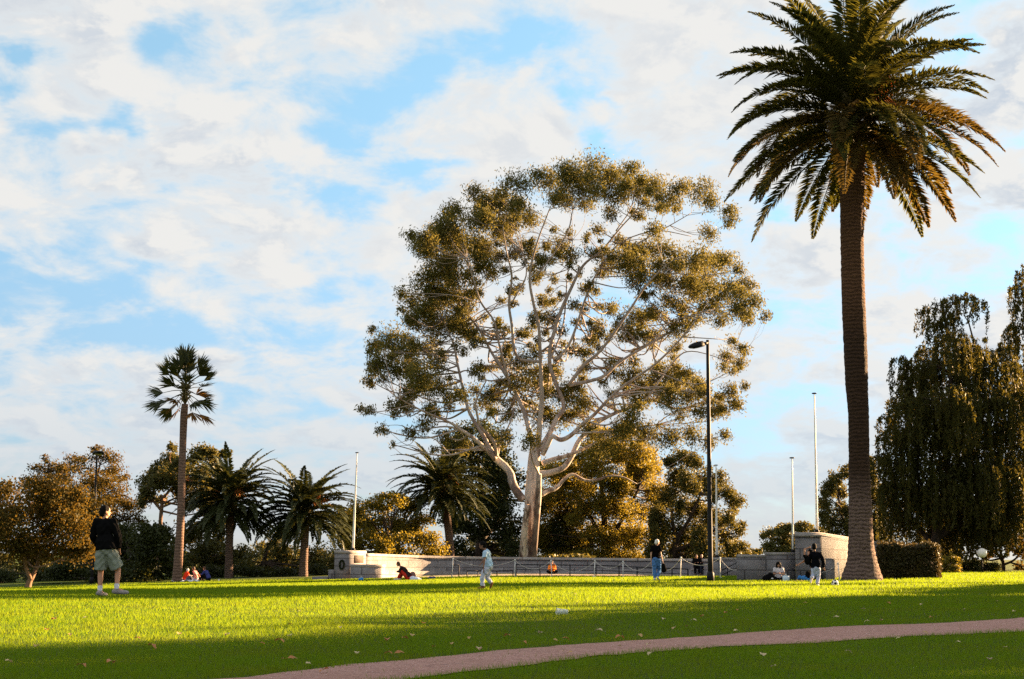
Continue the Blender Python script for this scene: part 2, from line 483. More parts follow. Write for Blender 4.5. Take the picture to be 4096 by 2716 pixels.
LEAF_PX = [(69, 638), (46, 633), (54, 622), (150, 651), (137, 641), (228, 639), (179, 637), (290, 639), (342, 632), (110, 668), (10, 666), (80, 672),
    (182, 607), (85, 620), (35, 650), (300, 614), (290, 629), (263, 648), (280, 645), (294, 662), (308, 668), (326, 675), (283, 663), (356, 657), (390, 660),
    (398, 658), (413, 641), (406, 643), (425, 625), (388, 645), (433, 651), (450, 649), (468, 643), (480, 657), (508, 640), (523, 649), (540, 636), (555, 643),
    (577, 596), (629, 590), (640, 597), (664, 622), (676, 629), (692, 624), (688, 629), (703, 617), (724, 616), (739, 612), (640, 639), (600, 633), (620, 641),
    (800, 613), (812, 616), (803, 605), (835, 619), (862, 610), (868, 623), (882, 623), (888, 605), (922, 608), (930, 620), (965, 612), (995, 604), (1012, 614),
    (620, 652), (570, 660), (648, 650), (652, 662), (707, 655), (762, 660), (772, 672), (800, 645), (960, 645), (990, 665), (897, 640), (850, 655), (925, 636), (1005, 650), (735, 634), (565, 645)]
for i, (px, py) in enumerate(LEAF_PX):
    p = ground_hit(px + rng.uniform(-2, 2), py + rng.uniform(-1.5, 1.5))
    kk = int(rng.integers(0, 9))
    o = bpy.data.objects.new('fallen_leaf', LEAF_MESH[kk]); COL.objects.link(o)
    o.location = (p[0], p[1], float(terrain(p[0], p[1])) + .028)
    o.rotation_euler = (rng.uniform(-.3, .3), rng.uniform(-.3, .3), rng.uniform(0, 6.28))
    s = rng.uniform(.55, 1.05); o.scale = (s, s, s)
    tag(o, LEAF_KIND[kk % 3], 'leaf', ['tan leaves fallen on the lawn', 'rust leaves fallen on the lawn', 'cream leaves fallen on the lawn'][kk % 3])
# ------------------------------------------------------------------ foliage and trees
def leaf_quads(g, C, L, Wd, droop, r, axis=None):
    """one pointed leaf (a four-sided face) at every centre C"""
    n = len(C)
    a = r.normal(size=(n, 3)); a[:, 2] -= droop; a = unit(a)
    if axis is not None: a = unit(a * .5 + axis)
    b = unit(np.cross(a, r.normal(size=(n, 3))))
    l = (L * (.7 + .6 * r.random(n)))[:, None] / 2; w = (Wd * (.7 + .6 * r.random(n)))[:, None] / 2
    v = np.stack([C - a * l, C - a * l * .1 + b * w, C + a * l, C - a * l * .1 - b * w], 1).reshape(-1, 3)
    g.add(v, np.arange(n * 4).reshape(-1, 4))

def puff_points(c, rad, n, r, K=12, tight=.26):
    """points in an uneven clump: small knots of leaves spread through an ellipsoid, gaps between them"""
    d = unit(r.normal(size=(K, 3))); q = d * (r.random(K) ** .5)[:, None] * .82
    i = r.integers(0, K, n)
    p = q[i] + np.clip(r.normal(size=(n, 3)), -1.7, 1.7) * tight * (.6 + .8 * r.random(K))[i][:, None]
    return c + p * rad

COVER, EXTRA, LEAF_SCALE = 1.0, 0, 1.0
def tree(name, label, cat, Y, trunk, puffs, lm, bm, leaf=(.34, .16), cover=5.0, droop=.4, seed=1, group=None, limbs=(), thick=.8,
         back=1, branch=.05, flat=.8, K=18, tight=.28, base_z=None, twigs=0, bark_seg=8, limb_w=1.0, extra=None, inner_back=False):
    """trunk, limbs: rows of (px, py, width in px); puffs: (px, py, rx, ry) in photo pixels, given their place in depth around Y"""
    leaf = (leaf[0] * LEAF_SCALE, leaf[1] * LEAF_SCALE)
    extra = EXTRA if extra is None else extra
    r = np.random.default_rng(seed); mp = mpp(Y)
    t = np.array(trunk, float)
    b0 = at(t[0, 0], t[0, 1], Y)
    gz = float(terrain(b0[0], b0[1])) if base_z is None else base_z
    root = thing(name, label, cat, (b0[0], b0[1], gz), group)
    P = [np.r_[at(x, y, Y), w * mp / 2] for x, y, w in t]
    P[0][2] = min(P[0][2], gz - .15)
    gb = Geo(); nodes = []
    S = spline(np.array(P), 6)
    tube(gb, S[:, :3], S[:, 3], bark_seg + 4)
    nodes += [row for row in S[len(S) // 2:]]
    pf = np.array(puffs, float); cx, cy = pf[:, 0].mean(), pf[:, 1].mean()
    RX = max(np.ptp(pf[:, 0]) / 2 + pf[:, 2].mean(), 1); RY = max(np.ptp(pf[:, 1]) / 2 + pf[:, 3].mean(), 1)
    for lb in limbs:
        lb = np.array(lb, float); lb[:, 2] *= limb_w; sgn = r.choice([-1, 1]) * r.uniform(.2, 1.0)
        x0, y0 = lb[0, :2]; Q = []
        for x, y, w in lb:
            dd = math.hypot(x - x0, y - y0) * mp * .55 * sgn
            Q.append(np.r_[at(x, y, Y + dd), w * mp / 2])
        S = spline(np.array(Q), 5); tube(gb, S[:, :3], S[:, 3], bark_seg)
        nodes += [row for row in S[3:]]
    if extra:
        add_ = []
        for (x, y, rx, ry) in puffs:
            for _ in range(extra):
                a_ = r.uniform(0, 6.28); d_ = r.uniform(.5, 1.1); add_.append((x + math.cos(a_) * d_ * rx, y + abs(math.sin(a_)) * d_ * ry * 1.2 - .3 * ry, rx * .6, ry * .8))
        puffs = list(puffs) + add_
    gl = Geo(); centers = []
    for (x, y, rx, ry) in puffs:
        for k in range(back):
            rho = min(1, ((x - cx) / RX) ** 2 + ((y - cy) / RY) ** 2)
            D = math.sqrt(max(.06, 1 - rho)) * RX * mp * thick
            dd = r.uniform(-1, 1) * D if back == 1 else (r.uniform(-1, 0) if k == 0 else r.uniform(0, 1)) * D
            if inner_back and rho < .5: dd = abs(dd) * .9 + .12 * D
            c = at(x + (0 if k == 0 else r.uniform(-.4, .4) * rx), y + (0 if k == 0 else r.uniform(-.1, .4) * ry), Y + dd)
            rad = np.array([rx, rx * flat, ry]) * mp
            n = int(cover * COVER * math.pi * rx * ry * mp * mp / (leaf[0] * leaf[1]))
            p = puff_points(c, rad, n, r, K, tight)
            p[:, 2] = np.maximum(p[:, 2], gz + .1)
            leaf_quads(gl, p, leaf[0], leaf[1], droop, r)
            centers.append((c, rad))
    # boughs from the nearest limb to each clump
    N = np.array(nodes)
    for c, rad in centers:
        dv = N[:, :3] - c; dist = np.linalg.norm(dv, axis=1) + np.maximum(0, dv[:, 2]) * 2.5
        k = int(np.argmin(dist)); s = N[k]
        if np.linalg.norm(c - s[:3]) < .3: continue
        mid = (s[:3] + c) / 2 + r.normal(size=3) * np.linalg.norm(c - s[:3]) * .10 - np.array([0, 0, .06 * np.linalg.norm(c - s[:3])])
        rr = min(s[3] * .75, branch * 1.8)
        S = spline(np.array([np.r_[s[:3], rr], np.r_[mid, rr * .7], np.r_[c, rr * .35]]), 5)
        tube(gb, S[:, :3], S[:, 3], 5)
        for q in range(twigs):
            e = c + unit(r.normal(size=3) + np.array([0, 0, .5])) * rad * r.uniform(.6, 1.0)
            s2 = S[int(len(S) * r.uniform(.45, .95))]
            m2 = (s2[:3] + e) / 2 + r.normal(size=3) * .12 * np.linalg.norm(e - s2[:3])
            S2 = spline(np.array([np.r_[s2[:3], s2[3] * .6], np.r_[m2, s2[3] * .4], np.r_[e, .012]]), 4)
            tube(gb, S2[:, :3], S2[:, 3], 4, cap=False)
    gb.build('trunk', bm, root, smooth=True)
    gl.build('crown', lm, root)
    return root

BARK_DARK = mat('bark_dark', (.045, .030, .022), .9, .5, 3, .8, 12, stretch=(1, 1, .3))
BARK_WARM = mat('bark_warm', (.20, .12, .075), .9, .4, 3, .7, 12, stretch=(1, 1, .3))
L_DARK = leaf_mat('leaf_dark', (.018, .026, .007), (.040, .050, .012), .22, (.10, .10, .015))
L_OLIVE = leaf_mat('leaf_olive', (.045, .050, .012), (.095, .092, .022), .30, (.22, .17, .03))
L_GUM = leaf_mat('leaf_gum', (.054, .060, .012), (.145, .132, .032), .32, (.27, .22, .05), .35, .25, .06, (.085, .062, .024))
L_GOLD = leaf_mat('leaf_gold', (.072, .070, .009), (.185, .150, .018), .38, (.42, .30, .03), .4, .3, .2, (.05, .05, .01))
L_AUTUMN = leaf_mat('leaf_autumn', (.036, .036, .008), (.095, .066, .013), .32, (.22, .13, .02), .7, .35, .06, (.028, .032, .008))
L_MID = leaf_mat('leaf_mid', (.030, .036, .009), (.072, .072, .016), .28, (.18, .14, .02))

# ---- the great gum behind the memorial wall
def gum_bark():
    m = bpy.data.materials.new('gum_bark'); m.use_nodes = True
    t = NT(m.node_tree); t.t.nodes.clear()
    tc = t.n('ShaderNodeTexCoord')
    mp = t.n('ShaderNodeMapping'); mp.inputs['Scale'].default_value = (1, 1, .16); t.link(tc.outputs['Object'], mp.inputs[0])
    n1 = t.noise(mp.outputs[0], 1.5, 6, .65, .4)
    c = t.mix(t.smooth(n1, .48, .58), (.50, .44, .40, 1), (.22, .155, .135, 1))
    z = t.sep(tc.outputs['Object'])[2]
    # old rough bark hangs on only near the foot of the trunk and on the first fork
    f = t.smooth(z, 9.0, 5.5)
    c = t.mix(t.m('MULTIPLY', t.smooth(t.noise(mp.outputs[0], 1.3, 6, .72), .45, .52), f), c, (.060, .036, .032, 1))
    n3 = t.noise(tc.outputs['Object'], .9, 4, .6)
    c = t.mix(t.smooth(n3, .3, .75), c, t.mix(.5, c, (.40, .31, .25, 1)))
    c = t.mix(t.smooth(z, 7.0, 17.0, 0.0, .75), c, (.24, .19, .155, 1))
    b = t.n('ShaderNodeBsdfPrincipled'); t.link(c, b.inputs['Base Color']); b.inputs['Roughness'].default_value = .75
    b.inputs['Specular IOR Level'].default_value = .2
    bp = t.n('ShaderNodeBump'); bp.inputs['Strength'].default_value = .5; bp.inputs['Distance'].default_value = .12
    t.link(n1, bp.inputs['Height']); t.link(bp.outputs[0], b.inputs['Normal'])
    o = t.n('ShaderNodeOutputMaterial'); t.link(b.outputs[0], o.inputs[0])
    return m
GUM_BARK = gum_bark()
def A(*p): return [(350 + x * .1797, 150 + y * .1797, w) for x, y, w in p]     # traced on a 1.39x crop of the crown
def B(*p): return [(450 + x * .1052, 400 + y * .1052, w) for x, y, w in p]     # traced on a 2.4x crop of the fork
GUM_Y = 106.0
GUM_LIMBS = [
    [(533.5, 572, 12), (533.5, 556, 11), (535, 535, 10.5), (537, 512, 10), (538.5, 495, 9), (539, 474, 8)], [(522, 572, 12), (522.5, 556, 11), (524.5, 530, 10), (527.5, 505, 8)],
    B((700, 950, 11), (640, 880, 12.5), (595, 790, 12), (575, 700, 11), (520, 630, 11), (440, 560, 11), (395, 500, 9.5)) ,
    B((430, 560, 8), (330, 455, 6.5), (200, 345, 5.5), (90, 275, 4.5), (0, 215, 3.5)) + A((400, 1450, 2.6), (250, 1370, 1.8)),
    B((410, 520, 8), (370, 440, 7), (300, 310, 6), (215, 175, 5.2), (160, 40, 4.6)) + A((600, 1200, 3.6), (575, 1080, 2.6), (520, 950, 1.6)),
    B((440, 530, 6), (425, 420, 5.5), (370, 340, 5), (290, 250, 4), (250, 100, 3.4)) + A((700, 1400, 2.6), (760, 1280, 1.8)),
    B((450, 540, 3.5), (462, 480, 3.2), (490, 380, 2.8), (560, 240, 2.4), (610, 90, 2)),
    B((810, 500, 8.5), (780, 400, 8), (730, 200, 7), (680, 50, 6)) + A((880, 1270, 5), (790, 1130, 4), (720, 1000, 3.4), (640, 900, 2.2)),
    B((820, 480, 9), (842, 380, 8.5), (855, 200, 8), (872, 0, 7.5)) + A((1060, 1180, 5.5), (1050, 980, 4.6), (1020, 850, 4.2), (1000, 700, 3.6), (1040, 520, 2.6), (1110, 330, 1.6)),
    B((850, 480, 9), (940, 330, 8), (1010, 180, 7), (1080, 40, 6)) + A((1110, 1180, 6), (1155, 950, 5.4), (1230, 770, 4.8), (1300, 640, 4.0), (1400, 560, 3.2), (1500, 440, 2.4), (1600, 330, 1.5)),
    B((880, 520, 8), (930, 420, 7.5), (975, 345, 7), (1055, 378, 7), (1150, 335, 6.5), (1260, 230, 6), (1370, 140, 5)) + A((1500, 1330, 4), (1700, 1190, 3.2), (1850, 1040, 2.4), (1960, 900, 1.6)),
    B((880, 600, 8), (1000, 560, 7.5), (1110, 530, 6), (1300, 450, 4)) + A((1500, 1560, 3), (1700, 1530, 2)),
    B((850, 700, 10), (950, 690, 9.5), (1080, 640, 8.5), (1160, 530, 8), (1220, 400, 7.5), (1310, 295, 7), (1460, 180, 6), (1660, 90, 5)) + A((1690, 1395, 4), (1830, 1440, 3), (2020, 1380, 2)),
    B((870, 900, 7), (935, 865, 6.5), (1010, 835, 6), (1085, 755, 5.5), (1165, 708, 5), (1280, 762, 4.5), (1400, 758, 4), (1520, 722, 3.4), (1650, 735, 2.6), (1780, 800, 1.6)),
    A((1065, 1180, 5), (930, 1150, 4.4), (900, 970, 4), (885, 850, 3.6), (900, 700, 3), (870, 560, 2), (850, 420, 1.3)),
    A((880, 1270, 4), (830, 1080, 3.4), (800, 950, 3), (730, 850, 2.8), (690, 730, 2.3), (650, 600, 1.6)),
    A((1220, 1310, 6), (1400, 1265, 5), (1500, 1180, 4.4), (1650, 1090, 3.6), (1800, 1000, 3), (1950, 890, 2.2), (2130, 850, 1.2)),
    A((1215, 1310, 5.5), (1300, 1200, 5), (1400, 1110, 4.4), (1550, 900, 3.6), (1650, 750, 2.8), (1760, 640, 1.8)),
    A((1150, 1170, 4.5), (1230, 1060, 4), (1320, 800, 3.2), (1390, 660, 2.5), (1500, 520, 2), (1700, 450, 1.6), (1900, 480, 1)),
    A((1600, 520, 2), (1780, 420, 1.5), (1900, 350, 1)), A((1480, 450, 2), (1560, 330, 1.5), (1590, 200, 1)),
    A((1700, 1190, 2.5), (1690, 1080, 2), (1780, 950, 1.4)), A((1650, 1390, 2.8), (1800, 1180, 2.2), (1900, 1120, 1.6), (2100, 1170, 1)),
    A((1040, 700, 2.6), (1200, 480, 2), (1240, 330, 1.4)), A((900, 850, 2.4), (980, 700, 2), (960, 560, 1.4)),
    A((1110, 1180, 3), (1180, 1000, 2.6), (1200, 850, 2.2), (1210, 700, 1.6), (1240, 500, 1.2)),
]
GUM_PUFFS = [(420, 500, 75), (560, 470, 120), (700, 380, 90), (820, 300, 110), (920, 200, 85), (850, 420, 110), (1000, 380, 80),
    (1100, 170, 100), (1230, 125, 105), (1350, 105, 95), (1460, 140, 90), (1300, 215, 95), (1450, 240, 90), (1560, 120, 75), (1600, 220, 85),
    (1700, 200, 90), (1820, 215, 80), (1950, 230, 85), (2010, 280, 60), (2110, 340, 58), (2125, 400, 46), (1790, 285, 60), (1640, 290, 55),
    (620, 540, 120), (500, 600, 105), (450, 690, 95), (600, 690, 110), (740, 540, 100), (760, 640, 80), (420, 780, 100), (340, 850, 68), (520, 830, 100),
    (620, 900, 80), (560, 980, 110), (450, 980, 80), (340, 950, 50), (650, 1000, 80), (1060, 620, 70), (1180, 530, 65), (1230, 590, 65), (1000, 560, 60), (920, 560, 65),
    (1380, 440, 45), (940, 760, 38), (1440, 640, 95), (1560, 620, 100), (1690, 560, 105), (1800, 600, 100), (1940, 610, 100), (2070, 630, 92), (1620, 720, 95), (1760, 730, 90),
    (1900, 760, 105), (2080, 780, 100), (2200, 760, 74), (2250, 850, 66), (2150, 880, 74), (2310, 925, 38), (2000, 880, 84), (1080, 850, 62), (1100, 940, 55),
    (1380, 980, 64), (1450, 880, 55), (1600, 930, 90), (1700, 900, 64), (1540, 1010, 70), (1680, 1030, 74), (1820, 1000, 74), (1270, 1110, 50), (1350, 1060, 55), (980, 1010, 45),
    (950, 1180, 80), (1100, 1240, 72), (1060, 1320, 100), (960, 1290, 80), (1200, 1360, 100), (1300, 1400, 75), (860, 1180, 55), (230, 1050, 82), (150, 1090, 56), (330, 1120, 82),
    (150, 1190, 72), (260, 1230, 82), (400, 1240, 90), (480, 1180, 70), (110, 1285, 52), (350, 1330, 70), (480, 1320, 88), (600, 1360, 62), (250, 1420, 52), (110, 1450, 36),
    (700, 1240, 52), (760, 1400, 80), (820, 1340, 62), (1560, 1260, 92), (1680, 1300, 98), (1780, 1240, 82), (1850, 1290, 82), (1900, 1360, 82), (1780, 1380, 80), (1620, 1400, 72),
    (2100, 1150, 62), (2175, 1180, 46), (2110, 1340, 54), (2150, 1420, 60), (2050, 1450, 54), (1950, 1450, 60), (1550, 1480, 75), (1500, 1560, 90), (1650, 1580, 95), (1780, 1600, 80),
    (1900, 1580, 72), (2000, 1630, 55), (2090, 1590, 45), (1420, 1640, 80), (420, 1520, 55), (180, 1560, 42), (330, 1570, 46), (520, 1590, 52), (60, 1440, 30), (620, 1640, 60),
    (1050, 1480, 90), (1180, 1500, 80), (900, 1480, 60), (1330, 1560, 60), (850, 1600, 60), (1000, 1620, 60), (240, 1640, 22), (470, 1670, 28)]
_gr = np.random.default_rng(17)
GUM_FILL = []
for x, y, rr in GUM_PUFFS:
    for _ in range(3):
        a_ = _gr.uniform(0, 6.28); d_ = rr * _gr.uniform(.8, 1.7)
        x2, y2 = x + math.cos(a_) * d_, y + math.sin(a_) * d_
        # keep the fill inside the crown's outline; small loose clumps in its open middle
        q_ = ((x2 - 1180) / 1130) ** 2 + ((y2 - 1010) / 950) ** 2; k_ = 1 if q_ > .40 else .74
        if q_ < .93 and y2 < 1480: GUM_FILL.append((350 + x2 * .1797, 150 + y2 * .1797, rr * .115 * k_, rr * .105 * k_))
for _ in range(125):
    a_, d_ = _gr.uniform(0, 6.28), _gr.random() ** .5 * .68
    x2, y2 = 1180 + math.cos(a_) * d_ * 1080, 960 + math.sin(a_) * d_ * 760
    if y2 < 1400: GUM_FILL.append((350 + x2 * .1797, 150 + y2 * .1797, _gr.uniform(4, 9), _gr.uniform(4, 8)))
tree('gum_tree', 'huge spreading gum tree with pale bark and forked white limbs rising behind the curved wall', 'tree', GUM_Y,
     [(528, 572, 18), (528.5, 557, 16.5), (530, 535, 15.5), (531.8, 512, 15.5), (533, 494, 17), (533, 474, 13), (534.5, 455, 12), (536, 444, 9)],
     [(350 + x * .1797, 150 + y * .1797, rr * .188, rr * .168) for x, y, rr in GUM_PUFFS] + GUM_FILL, L_GUM, GUM_BARK, leaf=(.25, .078), cover=5.6, droop=1.0,
     seed=11, limbs=GUM_LIMBS, thick=.62, branch=.05, K=22, tight=.33, twigs=3, bark_seg=10, limb_w=.68, inner_back=True)

COVER, EXTRA, LEAF_SCALE = 2.7, 1, .8
# ---- belt of trees behind the lawn
AUT = 'trees along the far edge of the park'
tree('maple_tree', 'broad autumn tree with orange brown foliage and a forked sunlit trunk at the far left', 'tree', 78,
     [(27, 590, 7), (29, 583, 6), (31, 578, 5)],
     [(20, 505, 30, 20), (55, 500, 28, 18), (82, 505, 22, 16), (5, 520, 30, 24), (40, 525, 35, 24), (75, 530, 28, 22), (88, 545, 18, 14), (20, 545, 28, 16), (55, 548, 30, 14), (-15, 535, 30, 28),
      (72, 552, 18, 10), (5, 490, 22, 14), (-20, 505, 25, 22), (38, 485, 22, 13), (84, 520, 16, 12), (62, 515, 20, 16)],
     L_AUTUMN, BARK_WARM, (.20, .13), 1.9, .3, 21, AUT, limbs=[[(31, 580, 4.5), (26, 568, 3.6), (24, 555, 3), (15, 540, 2)], [(31, 580, 4.5), (37, 566, 3.8), (41, 552, 3), (50, 535, 2)]], twigs=1)
tree('tall_tree', 'tall feathery olive and russet tree behind the distant lamp post', 'tree', 118,
     [(75, 585, 6), (76, 550, 5.5), (78, 515, 4)],
     [(45, 470, 18, 9), (60, 478, 16, 9), (80, 468, 22, 9), (100, 458, 18, 9), (112, 470, 14, 8), (46, 458, 6, 5), (72, 458, 12, 5), (90, 480, 24, 13), (60, 490, 22, 12), (112, 488, 18, 12),
      (95, 500, 24, 14), (72, 505, 22, 14), (122, 500, 14, 10), (135, 505, 16, 8), (30, 480, 12, 6), (110, 515, 20, 14), (130, 520, 16, 12), (85, 520, 20, 12), (35, 490, 14, 8), (96, 448, 8, 4), (120, 478, 8, 5)],
     L_AUTUMN, BARK_DARK, (.24, .14), 1.6, .2, 22, AUT, limbs=[[(77, 530, 4), (90, 500, 3), (100, 465, 1.6)], [(76, 535, 4), (62, 505, 3), (48, 470, 1.4)], [(78, 515, 3), (105, 500, 2.4), (125, 495, 1.4)]], twigs=2)
tree('umbrella_gum', 'layered gum tree with a rounded clear cut crown beside the tall fan palm', 'tree', 112,
     [(157, 583, 5), (159, 548, 4.4), (161, 515, 4), (163, 495, 3.4)],
     [(160, 470, 14, 12), (150, 480, 12, 10), (172, 458, 11, 9), (185, 465, 12, 10), (198, 455, 12, 9), (210, 452, 10, 10), (168, 478, 14, 12), (184, 482, 14, 12), (200, 475, 14, 12), (148, 492, 9, 8), (214, 465, 10, 10), (222, 455, 7, 6),
      (142, 500, 7, 6), (205, 490, 13, 12), (190, 500, 13, 12), (172, 447, 5, 5), (210, 505, 12, 10), (160, 500, 8, 6)],
     L_OLIVE, BARK_WARM, (.30, .14), 4.2, .5, 23, AUT, limbs=[[(161, 510, 3), (150, 497, 2), (147, 490, 1.2)], [(162, 500, 3), (172, 488, 2.4), (184, 480, 1.4)]], twigs=2)
tree('dark_evergreen', 'dense dark evergreen thicket directly behind the standing man in shorts', 'tree', 100,
     [(130, 587, 6), (131, 575, 5), (132, 555, 4)],
     [(105, 555, 22, 18), (130, 550, 24, 18), (155, 552, 20, 18), (115, 572, 28, 14), (145, 573, 26, 14), (90, 570, 18, 14), (172, 565, 14, 16), (125, 535, 20, 12), (150, 535, 18, 12), (65, 572, 20, 12), (42, 576, 18, 9)],
     L_DARK, BARK_DARK, (.26, .17), 5.5, .2, 24, AUT)
tree('low_evergreen', 'low dark leafy tree between the fan palm and the first date palm', 'tree', 122,
     [(205, 582, 5), (206, 568, 4), (207, 555, 3)],
     [(195, 560, 18, 14), (215, 558, 18, 14), (205, 545, 20, 12), (185, 572, 16, 10), (215, 573, 20, 9), (240, 570, 16, 10), (195, 530, 16, 12), (215, 525, 14, 10), (240, 555, 14, 10), (180, 545, 12, 14)],
     L_MID, BARK_DARK, (.32, .2), 3.4, .3, 25, AUT, twigs=1)
tree('spreading_tree', 'loose green and gold tree seen between the two date palms', 'tree', 132,
     [(262, 582, 5), (264, 562, 4.4), (268, 545, 3.6)],
     [(265, 548, 16, 8), (285, 555, 16, 10), (250, 556, 14, 8), (275, 568, 20, 9), (255, 572, 16, 8), (300, 565, 16, 10), (315, 555, 16, 12), (335, 560, 16, 14), (320, 573, 20, 8), (345, 573, 14, 7), (280, 535, 14, 7)],
     L_OLIVE, BARK_DARK, (.32, .2), 3.3, .3, 26, AUT, limbs=[[(268, 545, 3), (285, 550, 2.4), (305, 545, 1.4)]], twigs=1)
tree('golden_tree', 'bushy yellow green tree glowing in the sun behind the flagpole at the wall end', 'tree', 112,
     [(385, 580, 6), (386, 565, 5), (388, 548, 4)],
     [(360, 510, 14, 10), (375, 505, 15, 9), (392, 500, 14, 8), (405, 508, 15, 9), (420, 520, 14, 10), (365, 525, 18, 12), (385, 520, 20, 12), (405, 528, 18, 12), (355, 540, 18, 13), (378, 540, 20, 13), (400, 545, 20, 12), (422, 540, 16, 12),
      (360, 558, 18, 10), (385, 560, 20, 10), (410, 560, 18, 10), (435, 555, 14, 12), (340, 530, 12, 12), (345, 515, 10, 9), (393, 494, 6, 4), (380, 497, 5, 4)],
     L_GOLD, BARK_DARK, (.24, .15), 3.0, .3, 27, AUT, twigs=1)
tree('fig_tree', 'very dark dense tree behind the left limb of the great gum', 'tree', 140,
     [(478, 580, 13), (480, 560, 12), (482, 535, 11)],
     [(470, 430, 20, 12), (490, 440, 20, 14), (455, 445, 16, 12), (475, 455, 22, 14), (500, 460, 20, 16), (450, 465, 20, 14), (480, 475, 24, 14), (510, 480, 16, 16), (455, 485, 20, 12), (440, 480, 14, 10), (485, 498, 22, 14), (505, 505, 18, 14),
      (465, 505, 20, 12), (470, 525, 22, 12), (495, 525, 22, 14), (450, 520, 14, 9), (550, 500, 18, 16), (566, 522, 18, 14), (550, 542, 20, 14), (580, 545, 18, 12), (545, 470, 14, 14), (510, 540, 18, 14), (480, 545, 24, 12), (455, 548, 18, 12), (500, 558, 22, 10), (465, 560, 22, 9), (440, 555, 16, 11), (437, 465, 10, 8)],
     L_DARK, BARK_DARK, (.32, .22), 2.4, .2, 28, AUT, extra=2, limbs=[[(482, 540, 8), (465, 520, 6), (445, 512, 3)], [(482, 540, 8), (500, 515, 6), (508, 490, 4)], [(482, 535, 8), (482, 500, 6), (478, 460, 3)]], twigs=1)
tree('plane_tree', 'large golden leaved tree filling the space behind the gum trunk', 'tree', 138,
     [(606, 580, 14), (608, 560, 12), (606, 540, 10)],
     [(560, 470, 18, 12), (580, 460, 20, 13), (600, 450, 20, 14), (620, 445, 20, 14), (635, 455, 18, 14), (645, 470, 16, 14), (555, 495, 20, 14), (580, 485, 22, 14), (605, 475, 22, 14), (628, 480, 20, 14), (650, 490, 16, 14),
      (560, 515, 22, 14), (590, 505, 24, 14), (618, 505, 22, 14), (642, 512, 18, 14), (570, 538, 24, 13), (600, 530, 24, 14), (630, 535, 20, 14), (650, 535, 14, 14), (555, 552, 20, 11), (590, 555, 24, 10), (622, 556, 22, 10), (548, 530, 12, 14), (598, 432, 14, 8), (625, 430, 12, 8)],
     L_GOLD, BARK_DARK, (.26, .16), 2.3, .5, 29, AUT, limbs=[[(606, 545, 6), (592, 520, 4), (575, 490, 2.4)], [(606, 545, 6), (622, 520, 4), (638, 490, 2.4)], [(606, 540, 7), (603, 505, 5), (600, 465, 3)]], twigs=1, extra=3)
tree('right_gum', 'olive gum tree with separate rounded leaf clouds behind the tall lamp post', 'tree', 132,
     [(668, 580, 10), (672, 555, 8), (678, 535, 7)],
     [(682, 458, 14, 8), (692, 462, 10, 10), (672, 462, 8, 8), (705, 478, 12, 11), (720, 480, 10, 10), (712, 490, 12, 10), (735, 500, 10, 10), (727, 492, 8, 8), (690, 485, 12, 14), (675, 480, 12, 17), (668, 500, 14, 17), (690, 508, 16, 14), (712, 515, 14, 11),
      (728, 520, 12, 10), (740, 528, 8, 8), (700, 530, 16, 13), (680, 530, 16, 17), (722, 538, 14, 10), (735, 546, 12, 8), (705, 548, 18, 13), (680, 552, 18, 13), (730, 556, 14, 10), (700, 563, 20, 10), (660, 545, 14, 20), (660, 520, 12, 17), (748, 556, 8, 8)],
     L_OLIVE, BARK_DARK, (.30, .15), 3.6, .5, 30, AUT, limbs=[[(676, 540, 5), (690, 518, 3.6), (700, 495, 2)], [(672, 552, 5), (700, 540, 3.6), (725, 522, 2)], [(676, 540, 4), (672, 510, 3), (680, 470, 1.6)]], twigs=2)
tree('distant_gum', 'rounded distant gum tree in the gap above the stepped stone wall', 'tree', 185,
     [(785, 572, 4), (786, 560, 3.6), (787, 545, 3)],
     [(775, 532, 12, 6), (790, 528, 13, 6), (805, 527, 12, 6), (818, 532, 9, 6), (782, 540, 13, 6), (800, 538, 16, 7), (770, 545, 10, 5), (790, 549, 16, 6), (812, 545, 10, 8), (775, 553, 12, 5), (800, 557, 16, 6), (766, 535, 7, 4), (822, 540, 5, 5)],
     L_OLIVE, BARK_DARK, (.40, .26), 4.5, .2, 31, AUT, twigs=1)
for k, (x, y, s_, lb) in enumerate([(752, 553, 8, 'small dark bushy tree on the horizon beside the olive gum'), (743, 560, 9, 'low rounded shrub at the foot of the distant gap')]):
    tree('distant_shrub', lb, 'shrub', 170 + 10 * k, [(x, 574, 2), (x, 568, 1.6), (x, y + 2, 1.2)], [(x - s_ * .7, y, s_ * .7, 4), (x + s_ * .4, y - 1, s_ * .8, 4.5), (x, y + 6, s_, 6)], L_MID, BARK_DARK, (.4, .28), 4, .2, 40 + k, AUT)
tree('palm_side_gum', 'open branched gum tree half hidden behind the big palm trunk', 'tree', 125,
     [(850, 580, 6), (851, 555, 5), (852, 530, 4)],
     [(835, 478, 8, 9), (845, 472, 8, 9), (828, 488, 8, 8), (838, 492, 10, 9), (826, 505, 7, 9), (840, 510, 10, 10), (830, 522, 9, 9), (848, 525, 12, 14), (835, 535, 8, 8), (845, 545, 12, 9), (870, 480, 10, 15), (875, 500, 12, 18), (872, 520, 12, 15), (868, 465, 8, 12), (880, 535, 14, 15), (855, 555, 14, 9), (832, 548, 6, 6), (824, 514, 5, 6)],
     L_OLIVE, BARK_DARK, (.30, .15), 4.0, .4, 32, AUT, limbs=[[(851, 545, 4), (843, 520, 3), (838, 495, 2)], [(851, 540, 4), (865, 510, 3), (868, 480, 2)]], twigs=2)

